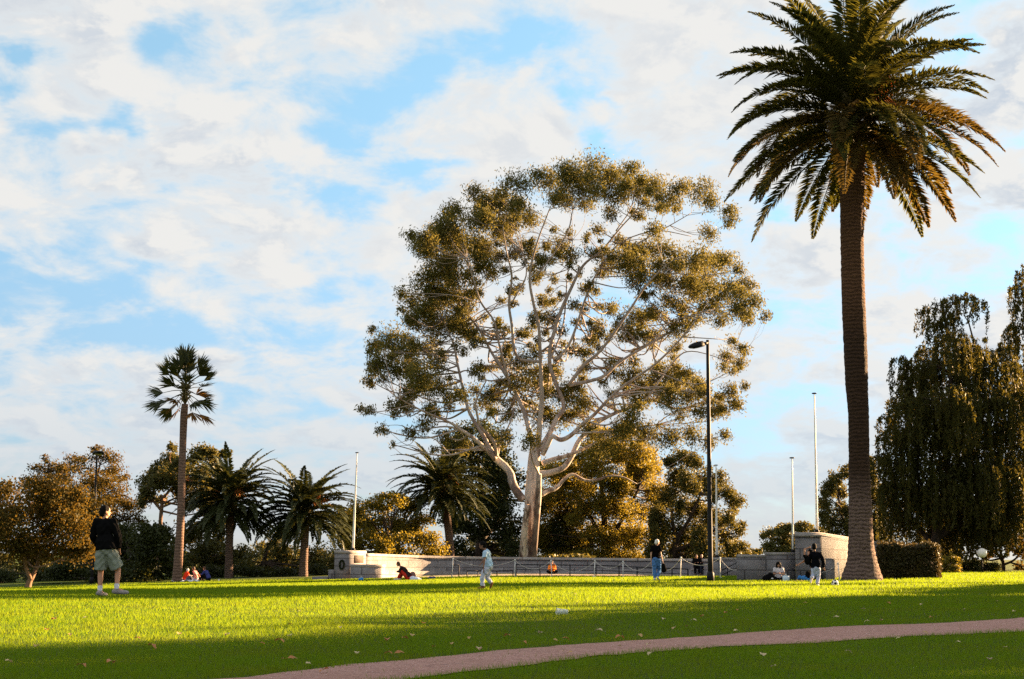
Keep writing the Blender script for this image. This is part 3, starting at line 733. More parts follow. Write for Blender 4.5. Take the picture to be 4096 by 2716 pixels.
for k in range(9):
    x = -35 + 47 * k; r_ = np.random.default_rng(90 + k); wh = ['at the far left edge', 'behind the forked autumn tree', 'behind the distant lamp post', 'behind the standing man', 'behind the umbrella gum', 'behind the low evergreen', 'between the two feathery date palms', 'behind the wall end flagpole', 'behind the golden tree'][k]
    tree('thicket_shrub', 'dark shrub of the far thicket ' + wh, 'shrub', 142 + 3 * (k % 3), [(x, 583, 3), (x, 578, 2.5), (x, 572, 2)], [(x + r_.uniform(-24, 24), 574 - r_.uniform(-3, 16), 14, 8) for _ in range(13)], [L_DARK, L_MID][k % 2], BARK_DARK, (.36, .24), 1.5, .2, 90 + k, 'shrubs of the far thicket')
for k, (x, y, w) in enumerate([(5, 579, 30), (60, 580, 28), (110, 579, 26), (205, 577, 22), (262, 577, 24), (325, 576, 20)]):
    r_ = np.random.default_rng(120 + k); wh = ['at the far left behind the autumn tree trunk', 'left of the standing man', 'right behind the standing man', 'behind the picnic group', 'between the trunks of the two feathery date palms', 'left of the plaque pier'][k]
    tree('low_shrub', 'low dark evergreen shrub ' + wh, 'shrub', 108, [(x, 585, 3), (x, 582, 2.5), (x, 578, 2)], [(x + r_.uniform(-w, w), y + r_.uniform(-7, 3), 11, 6) for _ in range(12)], L_DARK, BARK_DARK, (.24, .15), 1.6, .2, 120 + k, 'low shrubs edging the lawn')
# filler trees that close the horizon behind the belt
for k, (x, y, w, h, lm, lb) in enumerate([(-40, 545, 40, 35, L_AUTUMN, 'brown bushy tree at the very edge of the view beside the autumn tree'), (300, 562, 40, 14, L_MID, 'broad green shrub row behind the second date palm'),
        (430, 562, 36, 14, L_MID, 'green shrubbery at the foot of the leaning palm'), (640, 565, 34, 10, L_MID, 'green bush behind the wall under the golden tree'),
        (560, 563, 36, 9, L_OLIVE, 'sunlit bush growing right against the back of the curved wall'), (960, 535, 50, 34, L_OLIVE, 'open leafy tree behind the hanging pepper tree branches'), (1060, 540, 50, 30, L_MID, 'leafy tree beyond the pepper tree at the right edge')]):
    r_ = np.random.default_rng(60 + k)
    pf = [(x + r_.uniform(-.8, .8) * w, y + r_.uniform(-.7, .7) * h, w * .33, h * .33) for _ in range(14)]
    tree('background_tree', lb, 'tree', [150, 160, 160, 165, 118, 118, 120][k], [(x, 582 if x < 700 else 573, 5), (x, y + h * .4, 4), (x, y, 3)], pf, lm, BARK_DARK, (.36, .24), 2.6 if k < 5 else 1.7, .3, 60 + k, AUT, twigs=1)
# ------------------------------------------------------------------ palms
PALM_LEAF = leaf_mat('palm_leaflet', (.022, .029, .007), (.062, .064, .013), .26, (.24, .22, .03), .35, .6, .12, (.056, .048, .014))
PALM_LEAF_FAR = leaf_mat('palm_leaflet_far', (.020, .030, .008), (.050, .058, .014), .16, (.12, .12, .02), .25, .6, .3, (.05, .045, .016))
PALM_OLD = leaf_mat('palm_leaflet_old', (.040, .030, .009), (.105, .072, .018), .26, (.30, .19, .03), .5, .6, .12, (.09, .05, .014))
PALM_DRY = leaf_mat('palm_leaflet_dry', (.12, .065, .02), (.25, .12, .03), .25, (.4, .2, .05))
def palm_bark(name, ca, cb, zs, bump, weather=False):
    m = bpy.data.materials.new(name); m.use_nodes = True
    t = NT(m.node_tree); t.t.nodes.clear()
    tc = t.n('ShaderNodeTexCoord')
    x, y, z = t.sep(tc.outputs['Object'])
    n = t.noise(tc.outputs['Object'], 3.5, 5, .65)
    rings = t.m('SINE', t.m('ADD', t.m('MULTIPLY', z, zs), t.m('MULTIPLY', n, 14)))
    h = t.m('ADD', t.m('MULTIPLY', rings, .28), t.m('MULTIPLY', t.noise(tc.outputs['Object'], 13, 5, .75), 1.5))
    c = t.mix(t.smooth(h, .1, 1.1), ca + (1,), cb + (1,))
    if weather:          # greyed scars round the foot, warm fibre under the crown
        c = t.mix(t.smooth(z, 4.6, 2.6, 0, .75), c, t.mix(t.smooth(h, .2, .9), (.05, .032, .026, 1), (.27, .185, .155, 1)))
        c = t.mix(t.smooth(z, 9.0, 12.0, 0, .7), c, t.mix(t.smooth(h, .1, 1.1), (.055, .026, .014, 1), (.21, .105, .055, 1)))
    b = t.n('ShaderNodeBsdfPrincipled'); t.link(c, b.inputs['Base Color']); b.inputs['Roughness'].default_value = .9; b.inputs['Specular IOR Level'].default_value = .15
    bp = t.n('ShaderNodeBump'); bp.inputs['Strength'].default_value = bump; bp.inputs['Distance'].default_value = .08
    t.link(h, bp.inputs['Height']); t.link(bp.outputs[0], b.inputs['Normal'])
    o = t.n('ShaderNodeOutputMaterial'); t.link(b.outputs[0], o.inputs[0])
    return m
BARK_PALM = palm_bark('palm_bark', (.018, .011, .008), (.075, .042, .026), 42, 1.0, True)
BARK_FAN = palm_bark('fan_palm_bark', (.055, .034, .026), (.20, .125, .095), 34, .4)
STEM = mat('palm_stem', (.11, .085, .03), .6, .3)
FRUIT = mat('palm_fruit_stalk', (.42, .16, .03), .7, .3)

def frond(g, base, az, el, L, bend, leaflet, r, n=62, width=1.0, rachis=.035, twist=0.0):
    """one feather frond: an arching midrib carrying two rows of narrow leaflets in a shallow V"""
    m = 16; P = [np.array(base, float)]; D = []
    a = az
    for i in range(m):
        t = i / (m - 1)
        e = el - bend * (t ** 1.25)
        d = np.array([math.cos(a) * math.cos(e), math.sin(a) * math.cos(e), math.sin(e)])
        a += twist / m
        D.append(d); P.append(P[-1] + d * L / m)
    P = np.array(P); D = np.array(D + [D[-1]])
    tube(g, P, np.linspace(rachis, .006, m + 1), 5, cap=False)
    t = np.linspace(.10, .995, n); t = np.clip(t + r.normal(0, .004, n), .08, .995)
    ix = t * m; i0 = np.minimum(ix.astype(int), m - 1); fr = (ix - i0)[:, None]
    p = P[i0] * (1 - fr) + P[i0 + 1] * fr; d = unit(D[i0] * (1 - fr) + D[np.minimum(i0 + 1, m)] * fr)
    side = unit(np.cross(d, np.array([0, 0, 1.0])) + 1e-4); upv = np.cross(side, d)
    ll = leaflet * np.clip(np.sin(math.pi * np.clip(t * .86 + .13, 0, 1)) ** .6, .22, 1) * (1 - .45 * t ** 3)
    for s in (-1, 1):
        j = r.normal(0, .14, (n, 3)); L2 = (ll * r.uniform(.8, 1.12, n))[:, None]
        dirv = unit(side * s * .86 + d * (.50 + .5 * t[:, None] ** 2) + upv * (.30 + .2 * r.random((n, 1))) + j)
        w = unit(np.cross(dirv, upv)) * (.020 * width + .010 * width * r.random((n, 1)))
        mid = p + dirv * L2 * .5; tip = p + dirv * L2 + np.array([0, 0, -.16]) * L2
        v = np.stack([p - w * .5, mid - w, tip, mid + w], 1).reshape(-1, 3)
        g.add(v, np.arange(n * 4).reshape(-1, 4))

def date_palm(name, label, Y, trunk, crown, L, nf, seed, leafm, group=None, lo=-62, leaflet=.55, boss=None, width=1.0, fruit=0, bump=True, rows=46, side=None, hi=84):
    r = np.random.default_rng(seed); mp = mpp(Y)
    P = np.array([np.r_[at(x, y, Y), w * mp / 2] for x, y, w in trunk])
    gz = float(terrain(P[0][0], P[0][1]))
    root = thing(name, label, 'palm tree', (P[0][0], P[0][1], gz), group)
    P[0][2] = gz - .1
    S = spline(P, 14)
    if bump:                                  # old leaf-base scars, laid in offset rows round the trunk
        d = np.r_[0, np.cumsum(np.linalg.norm(np.diff(S[:, :3], axis=0), axis=1))]
        n = int(d[-1] / .11); t = np.linspace(0, d[-1], n)
        S = np.column_stack([np.interp(t, d, S[:, q]) for q in range(4)]); S[:, 3] *= 1 + r.normal(0, .010, n) + .012 * np.sin(t * 1.9) * np.sin(t * .7)
    g = Geo(); seg = 40 if bump else 12
    tube(g, S[:, :3], S[:, 3], seg)
    if bump:
        V = g.v[0]; nn = len(S) * seg
        ring = np.repeat(np.arange(len(S)), seg); ang = np.tile(np.arange(seg), len(S))
        k = (((ang // 2) + (ring % 2)) % 2)
        hrel = S[ring, 2] - gz
        amp = (.034 * np.exp(-hrel / 4.5) + .004)[:, None] * (k[:, None] - .5) + r.normal(0, .006, (nn, 1))
        V[:nn] += unit(V[:nn] - S[ring, :3]) * amp
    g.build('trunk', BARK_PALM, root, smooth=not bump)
    cc = at(crown[0], crown[1], Y); top = S[-1, :3]
    # the boss of cut leaf bases and stalks that the fronds grow from
    g = Geo(); br = boss or S[-1, 3] * 1.5
    for i in range(150):
        a_, q = r.uniform(0, 6.28), r.random()
        b = top + (cc - top) * q * 1.05
        rr = br * (.55 + .5 * math.sin(math.pi * min(1, q * .8 + .15)))
        o_ = np.array([math.cos(a_), math.sin(a_), .9]); e = b + o_ * np.array([rr, rr, .5 * rr])
        tube(g, [b, (b + e) / 2, e], [.10 * br, .085 * br, .05 * br], 5)
    g.build('crown_boss', STEM, root, smooth=True)
    for i in range(nf):
        q = (i + .5) / nf
        az = i * 2.39996 + r.uniform(-.25, .25)
        if side is not None: az = side + r.uniform(-1.5, 1.5)
        el = R(hi - (hi - lo) * q ** .85 + r.uniform(-7, 7))
        b = cc + (top - cc) * (.05 + .8 * q) + np.array([math.cos(az), math.sin(az), 0]) * br * .55
        bend = R(r.uniform(44, 80) * (1.0 if el > R(-8) else .55))
        if el > R(58): bend *= .62
        g = Geo()
        frond(g, b, az, el, L * r.uniform(.88, 1.08) * (1 - .10 * max(0, -math.sin(el))), bend, leaflet, r, rows, width, .035 * L / 5, r.uniform(-.35, .35))
        g.build('frond', PALM_OLD if bump and q > .5 and r.random() < .45 else leafm, root)
    for i in range(fruit):
        a_ = r.uniform(0, 6.28) if i else -0.9
        b = cc + (top - cc) * r.uniform(.1, .5)
        g = Geo(); d = np.array([math.cos(a_), math.sin(a_), 0])
        for k in range(26):
            e = b + d * r.uniform(1.0, 1.7) + r.normal(0, .22, 3) + np.array([0, 0, r.uniform(-.3, .5)])
            tube(g, spline([b, b + d * .8 + np.array([0, 0, .5]), e], 4), [.02] * 9, 4, cap=False)
        g.build('fruit_stalk', FRUIT, root)
    return root

date_palm('date_palm', 'giant date palm with a tall rough trunk standing beside the clipped hedge', 56.5,
    [(862, 579, 44), (862, 573, 37), (862, 562, 29.5), (861, 544, 25), (860.5, 513, 23), (859.5, 481, 21.5), (859, 451, 20.3), (858.5, 414, 20.5), (857, 390, 22.2), (855.5, 350, 23.4), (853.2, 290, 23.6), (852, 230, 23.6), (852, 190, 24.5), (852.5, 150, 27)],
    (853.5, 80), 5.45, 100, 101, PALM_LEAF, lo=-32, leaflet=.86, boss=.95, width=1.7, fruit=5, rows=150)
DP = 'feathery date palms along the far edge'
date_palm('date_palm', 'shorter date palm with a full crown next to the tall fan palm', 104,
    [(228.5, 586, 9), (229, 560, 8), (229.5, 540, 7.6), (230, 515, 8.5)], (231.5, 488), 4.2, 98, 102, PALM_LEAF_FAR, DP, -24, .54, .55, 3.2, 2, False, 64, None, 66)
date_palm('date_palm', 'date palm with spiky upright fronds nearest the wall end flagpole', 104,
    [(303, 584, 10), (303.5, 565, 8.6), (304.5, 545, 8), (305, 525, 9)], (305.5, 502), 4.2, 92, 103, PALM_LEAF_FAR, DP, -20, .54, .55, 3.2, 2, False, 64, None, 66)
date_palm('date_palm', 'leaning date palm half buried in the dark tree behind the curved wall', 116,
    [(452.5, 582, 9), (451, 560, 8), (448.5, 530, 8), (444, 500, 8.5)], (441, 478), 4.5, 90, 104, PALM_LEAF_FAR, DP, -24, .54, .55, 3.2, 1, False, 64, None, 66)

def fan_palm():
    Y = 92; r = np.random.default_rng(5); mp = mpp(Y)
    tr = [(176.5, 584, 10), (178, 565, 9), (179.5, 540, 8.2), (181, 510, 7.6), (182, 470, 7), (183, 440, 7), (184, 415, 7.4), (185, 404, 6.5)]
    P = np.array([np.r_[at(x, y, Y), w * mp / 2] for x, y, w in tr]); gz = float(terrain(P[0][0], P[0][1]))
    root = thing('fan_palm', 'tall slender fan palm with a bare trunk and small round head', 'palm tree', (P[0][0], P[0][1], gz))
    P[0][2] = gz - .1
    g = Geo(); S = spline(P, 10); tube(g, S[:, :3], S[:, 3], 14); g.build('trunk', BARK_FAN, root, smooth=True)
    cc = at(185.5, 386, Y)
    g = Geo()
    for i in range(70):
        a_ = r.uniform(0, 6.28); b = S[-1, :3] + (cc - S[-1, :3]) * r.random()
        e = b + np.array([math.cos(a_) * .35, math.sin(a_) * .35, .3]); tube(g, [b, e], [.07, .03], 5)
    g.build('crown_boss', STEM, root, smooth=True)
    for i in range(40):
        q = (i + .5) / 40; az = i * 2.39996 + r.uniform(-.3, .3)
        el = R(88 - 132 * q + r.uniform(-12, 12))
        d = np.array([math.cos(az) * math.cos(el), math.sin(az) * math.cos(el), math.sin(el)])
        pet = r.uniform(.75, 1.75)
        b = cc + np.array([0, 0, .30 - .95 * q])
        c = b + d * pet - np.array([0, 0, .12])
        g = Geo(); tube(g, spline([b, (b + c) / 2 + np.array([0, 0, .08]), c], 4), np.linspace(.03, .016, 9), 4, cap=False)
        side = unit(np.cross(d, [0, 0, 1.0]) + 1e-3); upv = np.cross(side, d); ro = r.uniform(-.9, .9); side, upv = side * math.cos(ro) + upv * math.sin(ro), upv * math.cos(ro) - side * math.sin(ro)
        for k in range(20):
            th = R(-44 + 88 * k / 19); L2 = r.uniform(.95, 1.35) * (.70 + .30 * math.cos(th))
            f = d * math.cos(th) + side * math.sin(th)
            f = unit(f + upv * .12 + r.normal(0, .06, 3)); w = unit(np.cross(f, upv)) * .052
            m_ = c + f * L2 * .55; tip = c + f * L2 - np.array([0, 0, r.uniform(.0, .14)])
            g.add([c - w * .25, m_ - w, tip, m_ + w], [(0, 1, 2, 3)])
        g.build('fan_leaf', PALM_DRY if q > .62 and r.random() < .4 else PALM_LEAF_FAR, root)
fan_palm()

# ------------------------------------------------------------------ pepper tree (weeping) at the right
L_PEP = leaf_mat('pepper_leaf', (.022, .027, .007), (.056, .056, .013), .30, (.18, .14, .018), .3, .4, .08, (.05, .042, .010))
def pepper_tree(label, Y, trunk, limbs, puffs, seed, dens=1.0):
    r = np.random.default_rng(seed); mp = mpp(Y)
    P = np.array([np.r_[at(x, y, Y), w * mp / 2] for x, y, w in trunk]); gz = float(terrain(P[0][0], P[0][1]))
    root = thing('pepper_tree', label, 'tree', (P[0][0], P[0][1], gz), 'weeping pepper trees'); P[0][2] = gz - .1
    gb, gl = Geo(), Geo(); S = spline(P, 6); tube(gb, S[:, :3], S[:, 3], 12); nodes = list(S[8:])
    for lb in limbs:
        sg = r.uniform(-1, 1); x0, y0 = lb[0][:2]
        Q = np.array([np.r_[at(x, y, Y + sg * .6 * mp * math.hypot(x - x0, y - y0)), w * mp / 2] for x, y, w in lb])
        S = spline(Q, 5); tube(gb, S[:, :3], S[:, 3], 8); nodes += list(S[2:])
    N = np.array(nodes); pf = np.array(puffs, float); cx, cy = pf[:, 0].mean(), pf[:, 1].mean(); RX = np.ptp(pf[:, 0]) / 2 + 25; RY = np.ptp(pf[:, 1]) / 2 + 25
    for (x, y, R_, low) in puffs:
        rho = min(1, ((x - cx) / RX) ** 2 + ((y - cy) / RY) ** 2); D = math.sqrt(max(.08, 1 - rho)) * RX * mp * .75
        c = at(x, y, Y + r.uniform(-1, 1) * D); rad = R_ * mp
        k = int(np.argmin(np.linalg.norm(N[:, :3] - c, axis=1) + np.maximum(0, N[:, 2] - c[2]) * 2)); s = N[k]
        S = spline(np.array([np.r_[s[:3], min(s[3] * .7, .09)], np.r_[(s[:3] + c) / 2 + [0, 0, .4], .05], np.r_[c, .03]]), 5); tube(gb, S[:, :3], S[:, 3], 5)
        ns = int(34 * dens * (R_ / 30) ** 2) + 6
        for q in range(ns):
            d = unit(r.normal(size=3)); d[2] = abs(d[2]) * .9 - .1
            st = c + d * rad * np.array([1.12, 1.12, .9]) * r.random() ** .35
            ln = r.uniform(.7, 3.6) * min(1.0, .45 + rad / 2.6)
            zmin = at(x, low, Y)[2]
            ln = min(ln, max(.25, st[2] - zmin)) 
            out = np.array([d[0], d[1], 0]) * .5
            n = int(26 * ln) + 8; t = np.sort(r.random(n))
            sway = r.normal(0, .12, 3)
            cpt = st + out[None] * (t * (1.4 - t) * ln * .6)[:, None] + np.column_stack([sway[0] * t, sway[1] * t, -ln * t ** 1.15 + .18 * np.sin(math.pi * np.minimum(t * 1.6, 1))])
            ax = np.tile(np.array([0, 0, -.9]), (n, 1)) + r.normal(0, .55, (n, 3))
            leaf_quads(gl, cpt + r.normal(0, .07, (n, 3)), .29, .085, .3, r, unit(ax))
            if q % 3 == 0:
                idx = np.linspace(0, n - 1, 4).astype(int); tube(gb, np.vstack([c + d * rad * .3, cpt[idx]]), [.02, .014, .01, .008, .006], 3, cap=False)
    gb.build('trunk', BARK_DARK, root, smooth=True); gl.build('crown', L_PEP, root)
    return root
PEP = [(953, 303, 10, 335), (940, 306, 8, 335), (966, 299, 9, 330), (926, 312, 8, 335), (978, 304, 8, 335), (950, 320, 11, 350), (935, 325, 9, 350), (955, 342, 18, 385), (974, 350, 18, 390), (935, 352, 18, 400),
    (918, 368, 15, 420), (912, 388, 18, 430), (900, 404, 14, 440), (900, 362, 8, 400), (930, 375, 28, 420), (960, 365, 30, 420), (990, 370, 30, 430), (888, 420, 10, 450), (915, 410, 26, 460), (945, 405, 30, 460), (980, 405, 32, 460), (1010, 400, 30, 450),
    (900, 440, 22, 490), (930, 440, 30, 500), (965, 440, 32, 500), (1000, 440, 32, 500), (885, 462, 16, 510), (910, 470, 26, 530), (945, 475, 30, 540), (980, 475, 32, 540), (1010, 475, 30, 530), (890, 490, 20, 535), (905, 505, 24, 546), (940, 510, 26, 543), (975, 510, 30, 548), (1005, 508, 28, 550),
    (960, 530, 22, 556), (985, 530, 24, 556), (900, 522, 18, 548), (948, 420, 30, 480), (920, 490, 26, 530), (1000, 352, 15, 400), (955, 490, 28, 530), (990, 490, 28, 530)]
pepper_tree('weeping dark pepper tree with hanging foliage behind the clipped hedge', 97,
    [(930, 576, 13), (932, 560, 11), (935, 545, 10), (937, 528, 9)],
    [[(935, 545, 7), (922, 532, 5), (910, 515, 3)], [(936, 535, 7), (930, 505, 5), (915, 470, 3)], [(937, 530, 8), (945, 490, 6), (950, 430, 5), (950, 360, 3.4), (945, 315, 2)], [(936, 540, 7), (965, 515, 5), (990, 480, 3)], [(945, 480, 5), (975, 440, 4), (985, 390, 2.5), (968, 320, 1.5)]],
    PEP, 201, 2.1)
pepper_tree('second weeping pepper tree cut off by the picture edge at the right', 102,
    [(1050, 576, 15), (1050, 560, 13), (1052, 545, 11), (1055, 528, 10)],
    [[(1052, 545, 6), (1035, 530, 4.5), (1010, 515, 2.5)], [(1054, 535, 8), (1050, 490, 6), (1040, 420, 4), (1030, 320, 2.5)], [(1054, 535, 7), (1075, 490, 5), (1090, 420, 3)]],
    [(1022, 290, 12, 330), (1032, 275, 16, 330), (1045, 290, 20, 340), (1030, 310, 20, 360), (1060, 310, 24, 370), (1035, 345, 24, 400), (1065, 350, 28, 410), (1025, 380, 24, 440), (1050, 390, 30, 450), (1085, 390, 30, 450), (1030, 425, 28, 480), (1060, 430, 30, 490), (1095, 430, 30, 490),
     (1030, 465, 28, 520), (1062, 470, 30, 530), (1095, 470, 30, 530), (1035, 500, 26, 535), (1065, 505, 28, 540), (1095, 505, 28, 540), (1020, 330, 14, 380), (1018, 505, 18, 533), (1045, 522, 20, 540)], 202, 2.0)

# ------------------------------------------------------------------ hedge and shrubs
L_HEDGE = leaf_mat('hedge_leaf', (.020, .022, .007), (.060, .050, .016), .2, (.12, .08, .02), .5, .9, .2, (.07, .045, .016))
def hedge():
    r = np.random.default_rng(77); Y0 = 62.0
    a = on_ground(880, Y0 - 1.0); b = on_ground(937, Y0); root = thing('hedge', 'dark clipped box hedge between the palm trunk and the bushes', 'hedge', ((a[0] + b[0]) / 2, Y0 + 1.5, float(a[2])))
    dirx = unit(b[:2] - a[:2]); nrm = unit(np.array([.30, .95])); Lx = np.linalg.norm(b[:2] - a[:2]); Dp, Ht = 3.6, 1.40
    g = Geo(); q = [a[:2] + dirx * .12 + nrm * .12, a[:2] + dirx * (Lx - .12) + nrm * .12, a[:2] + dirx * (Lx - .12) + nrm * (Dp - .12), a[:2] + dirx * .12 + nrm * (Dp - .12)]
    prism(g, q, a[2] - .1, a[2] + Ht - .12); g.build('dark_core', BARK_DARK, root)  # solid dark box added inside the leaf shell
    n = 26000; s, t, u = r.random(n), r.random(n), r.random(n)
    side = r.integers(0, 5, n); s = np.where(side == 1, 1, np.where(side == 2, 0, s)); t = np.where(side == 0, 0, np.where(side == 3, 1, t)); u = np.where(side == 4, 1, u)
    p = a[:2] + dirx * (s * Lx)[:, None] + nrm * (t * Dp)[:, None]
    P3 = np.column_stack([p, a[2] + .02 + u * (Ht + .06 * np.sin(s * 9) + .05 * np.sin(s * 23 + 1))]) + r.normal(0, .055, (n, 3)); P3[:, 2] = np.maximum(P3[:, 2], a[2] + .02)
    gl = Geo(); leaf_quads(gl, P3, .13, .075, .2, r); gl.build('foliage', L_HEDGE, root)
hedge()
tree('round_bush', 'yellow and rust sunlit bush just beyond the hedge end', 'shrub', 90, [(949, 572.5, 2), (949, 569, 1.6), (949, 565, 1.2)],
     [(943, 562, 6, 6), (950, 559, 7, 6), (956, 563, 6, 6), (945, 568, 7, 4), (954, 568, 7, 4), (939.5, 566, 3.5, 6)], L_GOLD, BARK_WARM, (.16, .11), 4.5, .2, 81)
tree('low_bush', 'low grey brown bush around the globe lamp post', 'shrub', 98, [(972, 571, 2), (972, 568, 1.6), (972, 566, 1.2)],
     [(964, 566, 7, 5), (974, 564, 8, 5.5), (985, 565, 9, 5), (994, 566, 8, 4.5), (968, 570, 8, 3), (982, 570, 9, 3)], L_MID, BARK_DARK, (.2, .13), 4.5, .2, 82)
tree('twisted_tree', 'small twisted tree with bare crossing limbs and sky showing through', 'tree', 104, [(1004, 573, 4), (1003, 562, 3.4), (1000, 550, 2.6)],
     [(992, 545, 9, 6), (1003, 538, 10, 5), (1015, 540, 10, 6), (1022, 552, 6, 8), (988, 556, 6, 5), (1010, 548, 5, 3), (1020, 566, 8, 5), (1035, 555, 10, 8)], L_AUTUMN, BARK_DARK, (.22, .14), 2.4, .2, 83,
     limbs=[[(1003, 562, 3), (996, 552, 2.4), (986, 544, 1.6)], [(1003, 558, 3), (1012, 548, 2.4), (1022, 540, 1.4)], [(1003, 565, 2.6), (1014, 560, 2), (1024, 550, 1.4)]], twigs=2)

# ------------------------------------------------------------------ trees to the right of the view whose shade lies across the lawn
def shade_tree(label, s0, u0, blobs, h_trunk, seed):
    """s0, u0: plan position along and across the sun's direction; blobs: (across, height, radius across, radius up)"""
    r = np.random.default_rng(seed); S2 = np.array([math.sin(SUN_AZ), math.cos(SUN_AZ)]); N2 = np.array([math.cos(SUN_AZ), -math.sin(SUN_AZ)])
    b = S2 * s0 + N2 * u0; gz = float(terrain(b[0], b[1]))
    root = thing('shade_tree', label, 'tree', (b[0], b[1], gz), 'shade trees beyond the right edge')
    gb, gl = Geo(), Geo()
    tube(gb, [(b[0], b[1], gz - .1), (b[0] + .2, b[1], gz + h_trunk * .5), (b[0], b[1], gz + h_trunk)], [.55, .42, .3], 10)
    for (du, h, ru, rh) in blobs:
        c = np.array([*(b + N2 * du + S2 * r.uniform(-2.5, 2.5)), gz + h])
        st = np.array([b[0], b[1], gz + min(h_trunk, h * .8)]); tube(gb, spline([st, (st + c) / 2 + r.normal(0, .5, 3), c], 4), np.linspace(.22, .06, 9), 6)
        n = int(7.5 * math.pi * ru * rh / (.6 * .45))
        p = puff_points(np.zeros(3), np.ones(3), n, r, 40, .26)
        q = c + np.column_stack([p[:, 0] * ru * N2[0] + p[:, 1] * min(ru, 3) * S2[0], p[:, 0] * ru * N2[1] + p[:, 1] * min(ru, 3) * S2[1], p[:, 2] * rh])
        q[:, 2] = np.maximum(q[:, 2], gz + .3)
        leaf_quads(gl, q, .6, .45, .2, r)
    gb.build('trunk', BARK_DARK, root, smooth=True); gl.build('crown', L_DARK, root)
# ------------------------------------------------------------------ the stone memorial, poles, ropes, rails
def stone_mat(name, ca, cb, bw=1.3, bh=.46, du=(.7, .7)):
    m = bpy.data.materials.new(name); m.use_nodes = True
    t = NT(m.node_tree); t.t.nodes.clear()
    tc = t.n('ShaderNodeTexCoord'); x, y, z = t.sep(tc.outputs['Object'])
    v = t.xyz(t.m('ADD', t.m('MULTIPLY', x, du[0]), t.m('MULTIPLY', y, du[1])), z, 0.0)
    br = t.n('ShaderNodeTexBrick'); t.link(v, br.inputs['Vector'])
    br.inputs['Color1'].default_value = (1, 1, 1, 1); br.inputs['Color2'].default_value = (.74, .72, .73, 1); br.inputs['Mortar'].default_value = (.38, .36, .36, 1)
    br.inputs['Scale'].default_value = 1.0; br.inputs['Mortar Size'].default_value = .022
    br.inputs['Brick Width'].default_value = bw; br.inputs['Row Height'].default_value = bh
    sp = t.smooth(t.noise(tc.outputs['Object'], 28, 4, .75), .35, .65)
    st = t.smooth(t.noise(v, 1.4, 6, .7), .35, .7)
    c = t.mix(sp, ca + (1,), cb + (1,))
    c = t.mix(t.m('MULTIPLY', st, .6), c, tuple(q * .55 for q in ca) + (1,))
    mx = t.n('ShaderNodeMix', data_type='RGBA', blend_type='MULTIPLY'); mx.inputs[0].default_value = 1.0
    t.link(c, mx.inputs[6]); t.link(br.outputs[0], mx.inputs[7])
    b = t.n('ShaderNodeBsdfPrincipled'); t.link(mx.outputs[2], b.inputs['Base Color']); b.inputs['Roughness'].default_value = .8; b.inputs['Specular IOR Level'].default_value = .25
    bp = t.n('ShaderNodeBump'); bp.inputs['Strength'].default_value = .5; bp.inputs['Distance'].default_value = .02
    t.link(t.m('ADD', sp, t.m('MULTIPLY', br.outputs[1], -1.5)), bp.inputs['Height']); t.link(bp.outputs[0], b.inputs['Normal'])
    o = t.n('ShaderNodeOutputMaterial'); t.link(b.outputs[0], o.inputs[0])
    return m
GRANITE = stone_mat('granite', (.18, .17, .18), (.34, .32, .325))
GRANITE_PALE = stone_mat('granite_coping', (.30, .28, .27), (.46, .42, .39), 1.8, 3.0)
PAVING = stone_mat('forecourt_stone', (.30, .23, .17), (.46, .36, .27), 1.2, 4.0)
BRONZE = mat('bronze', (.055, .036, .026), .7, .4, 30, .4, 60, .2)
WHITE = mat('white_paint', (.74, .72, .68), .45, .10, 6)
ROPE = mat('white_rope', (.70, .64, .56), .8, .15, 30)
DARK_METAL = mat('dark_metal', (.010, .010, .012), .6, .3, 6, spec=.2)

# forecourt paving laid on the ground between lawn and wall
g = Geo(); xs_, ys_ = np.linspace(-10.5, 15, 52), np.linspace(FORECOURT_Y, 93.5, 20); X, Y_ = np.meshgrid(xs_, ys_)
Y_ = Y_ + .8 * np.sin(X * .25); v = np.column_stack([X.ravel(), Y_.ravel(), (terrain(X, Y_) + .012).ravel()])
i, j = np.meshgrid(np.arange(19), np.arange(51), indexing='ij'); a = (i * 52 + j).ravel(); g.add(v, np.column_stack([a, a + 1, a + 53, a + 52]))
tag(g.build('forecourt_paving', PAVING), kind='structure')

def plan(px, Y): 
    p = at(px, 560, Y); return np.array([p[0], p[1]])
def wall_block(root, name, poly, z0, z1, m=GRANITE, bev=.02):
    g = Geo(); prism(g, poly, z0, z1, bev); return g.build(name, m, root)
def offset(poly, d):
    p = np.asarray(poly, float); c = p.mean(0); return [q + unit(q - c) * d for q in p]

# left end pier, curved wall running back and round
LP = plan(350, 85); pier_dir = unit(plan(366, 88.5) - LP)         # along the lit return face
pier_n = np.array([-pier_dir[1], pier_dir[0]])                    # pointing left/away from the court
fz = -.75
root = thing('memorial_wall', 'long curved pale granite memorial wall sweeping round behind the lawn', 'wall', (*plan(520, 100), -.4))
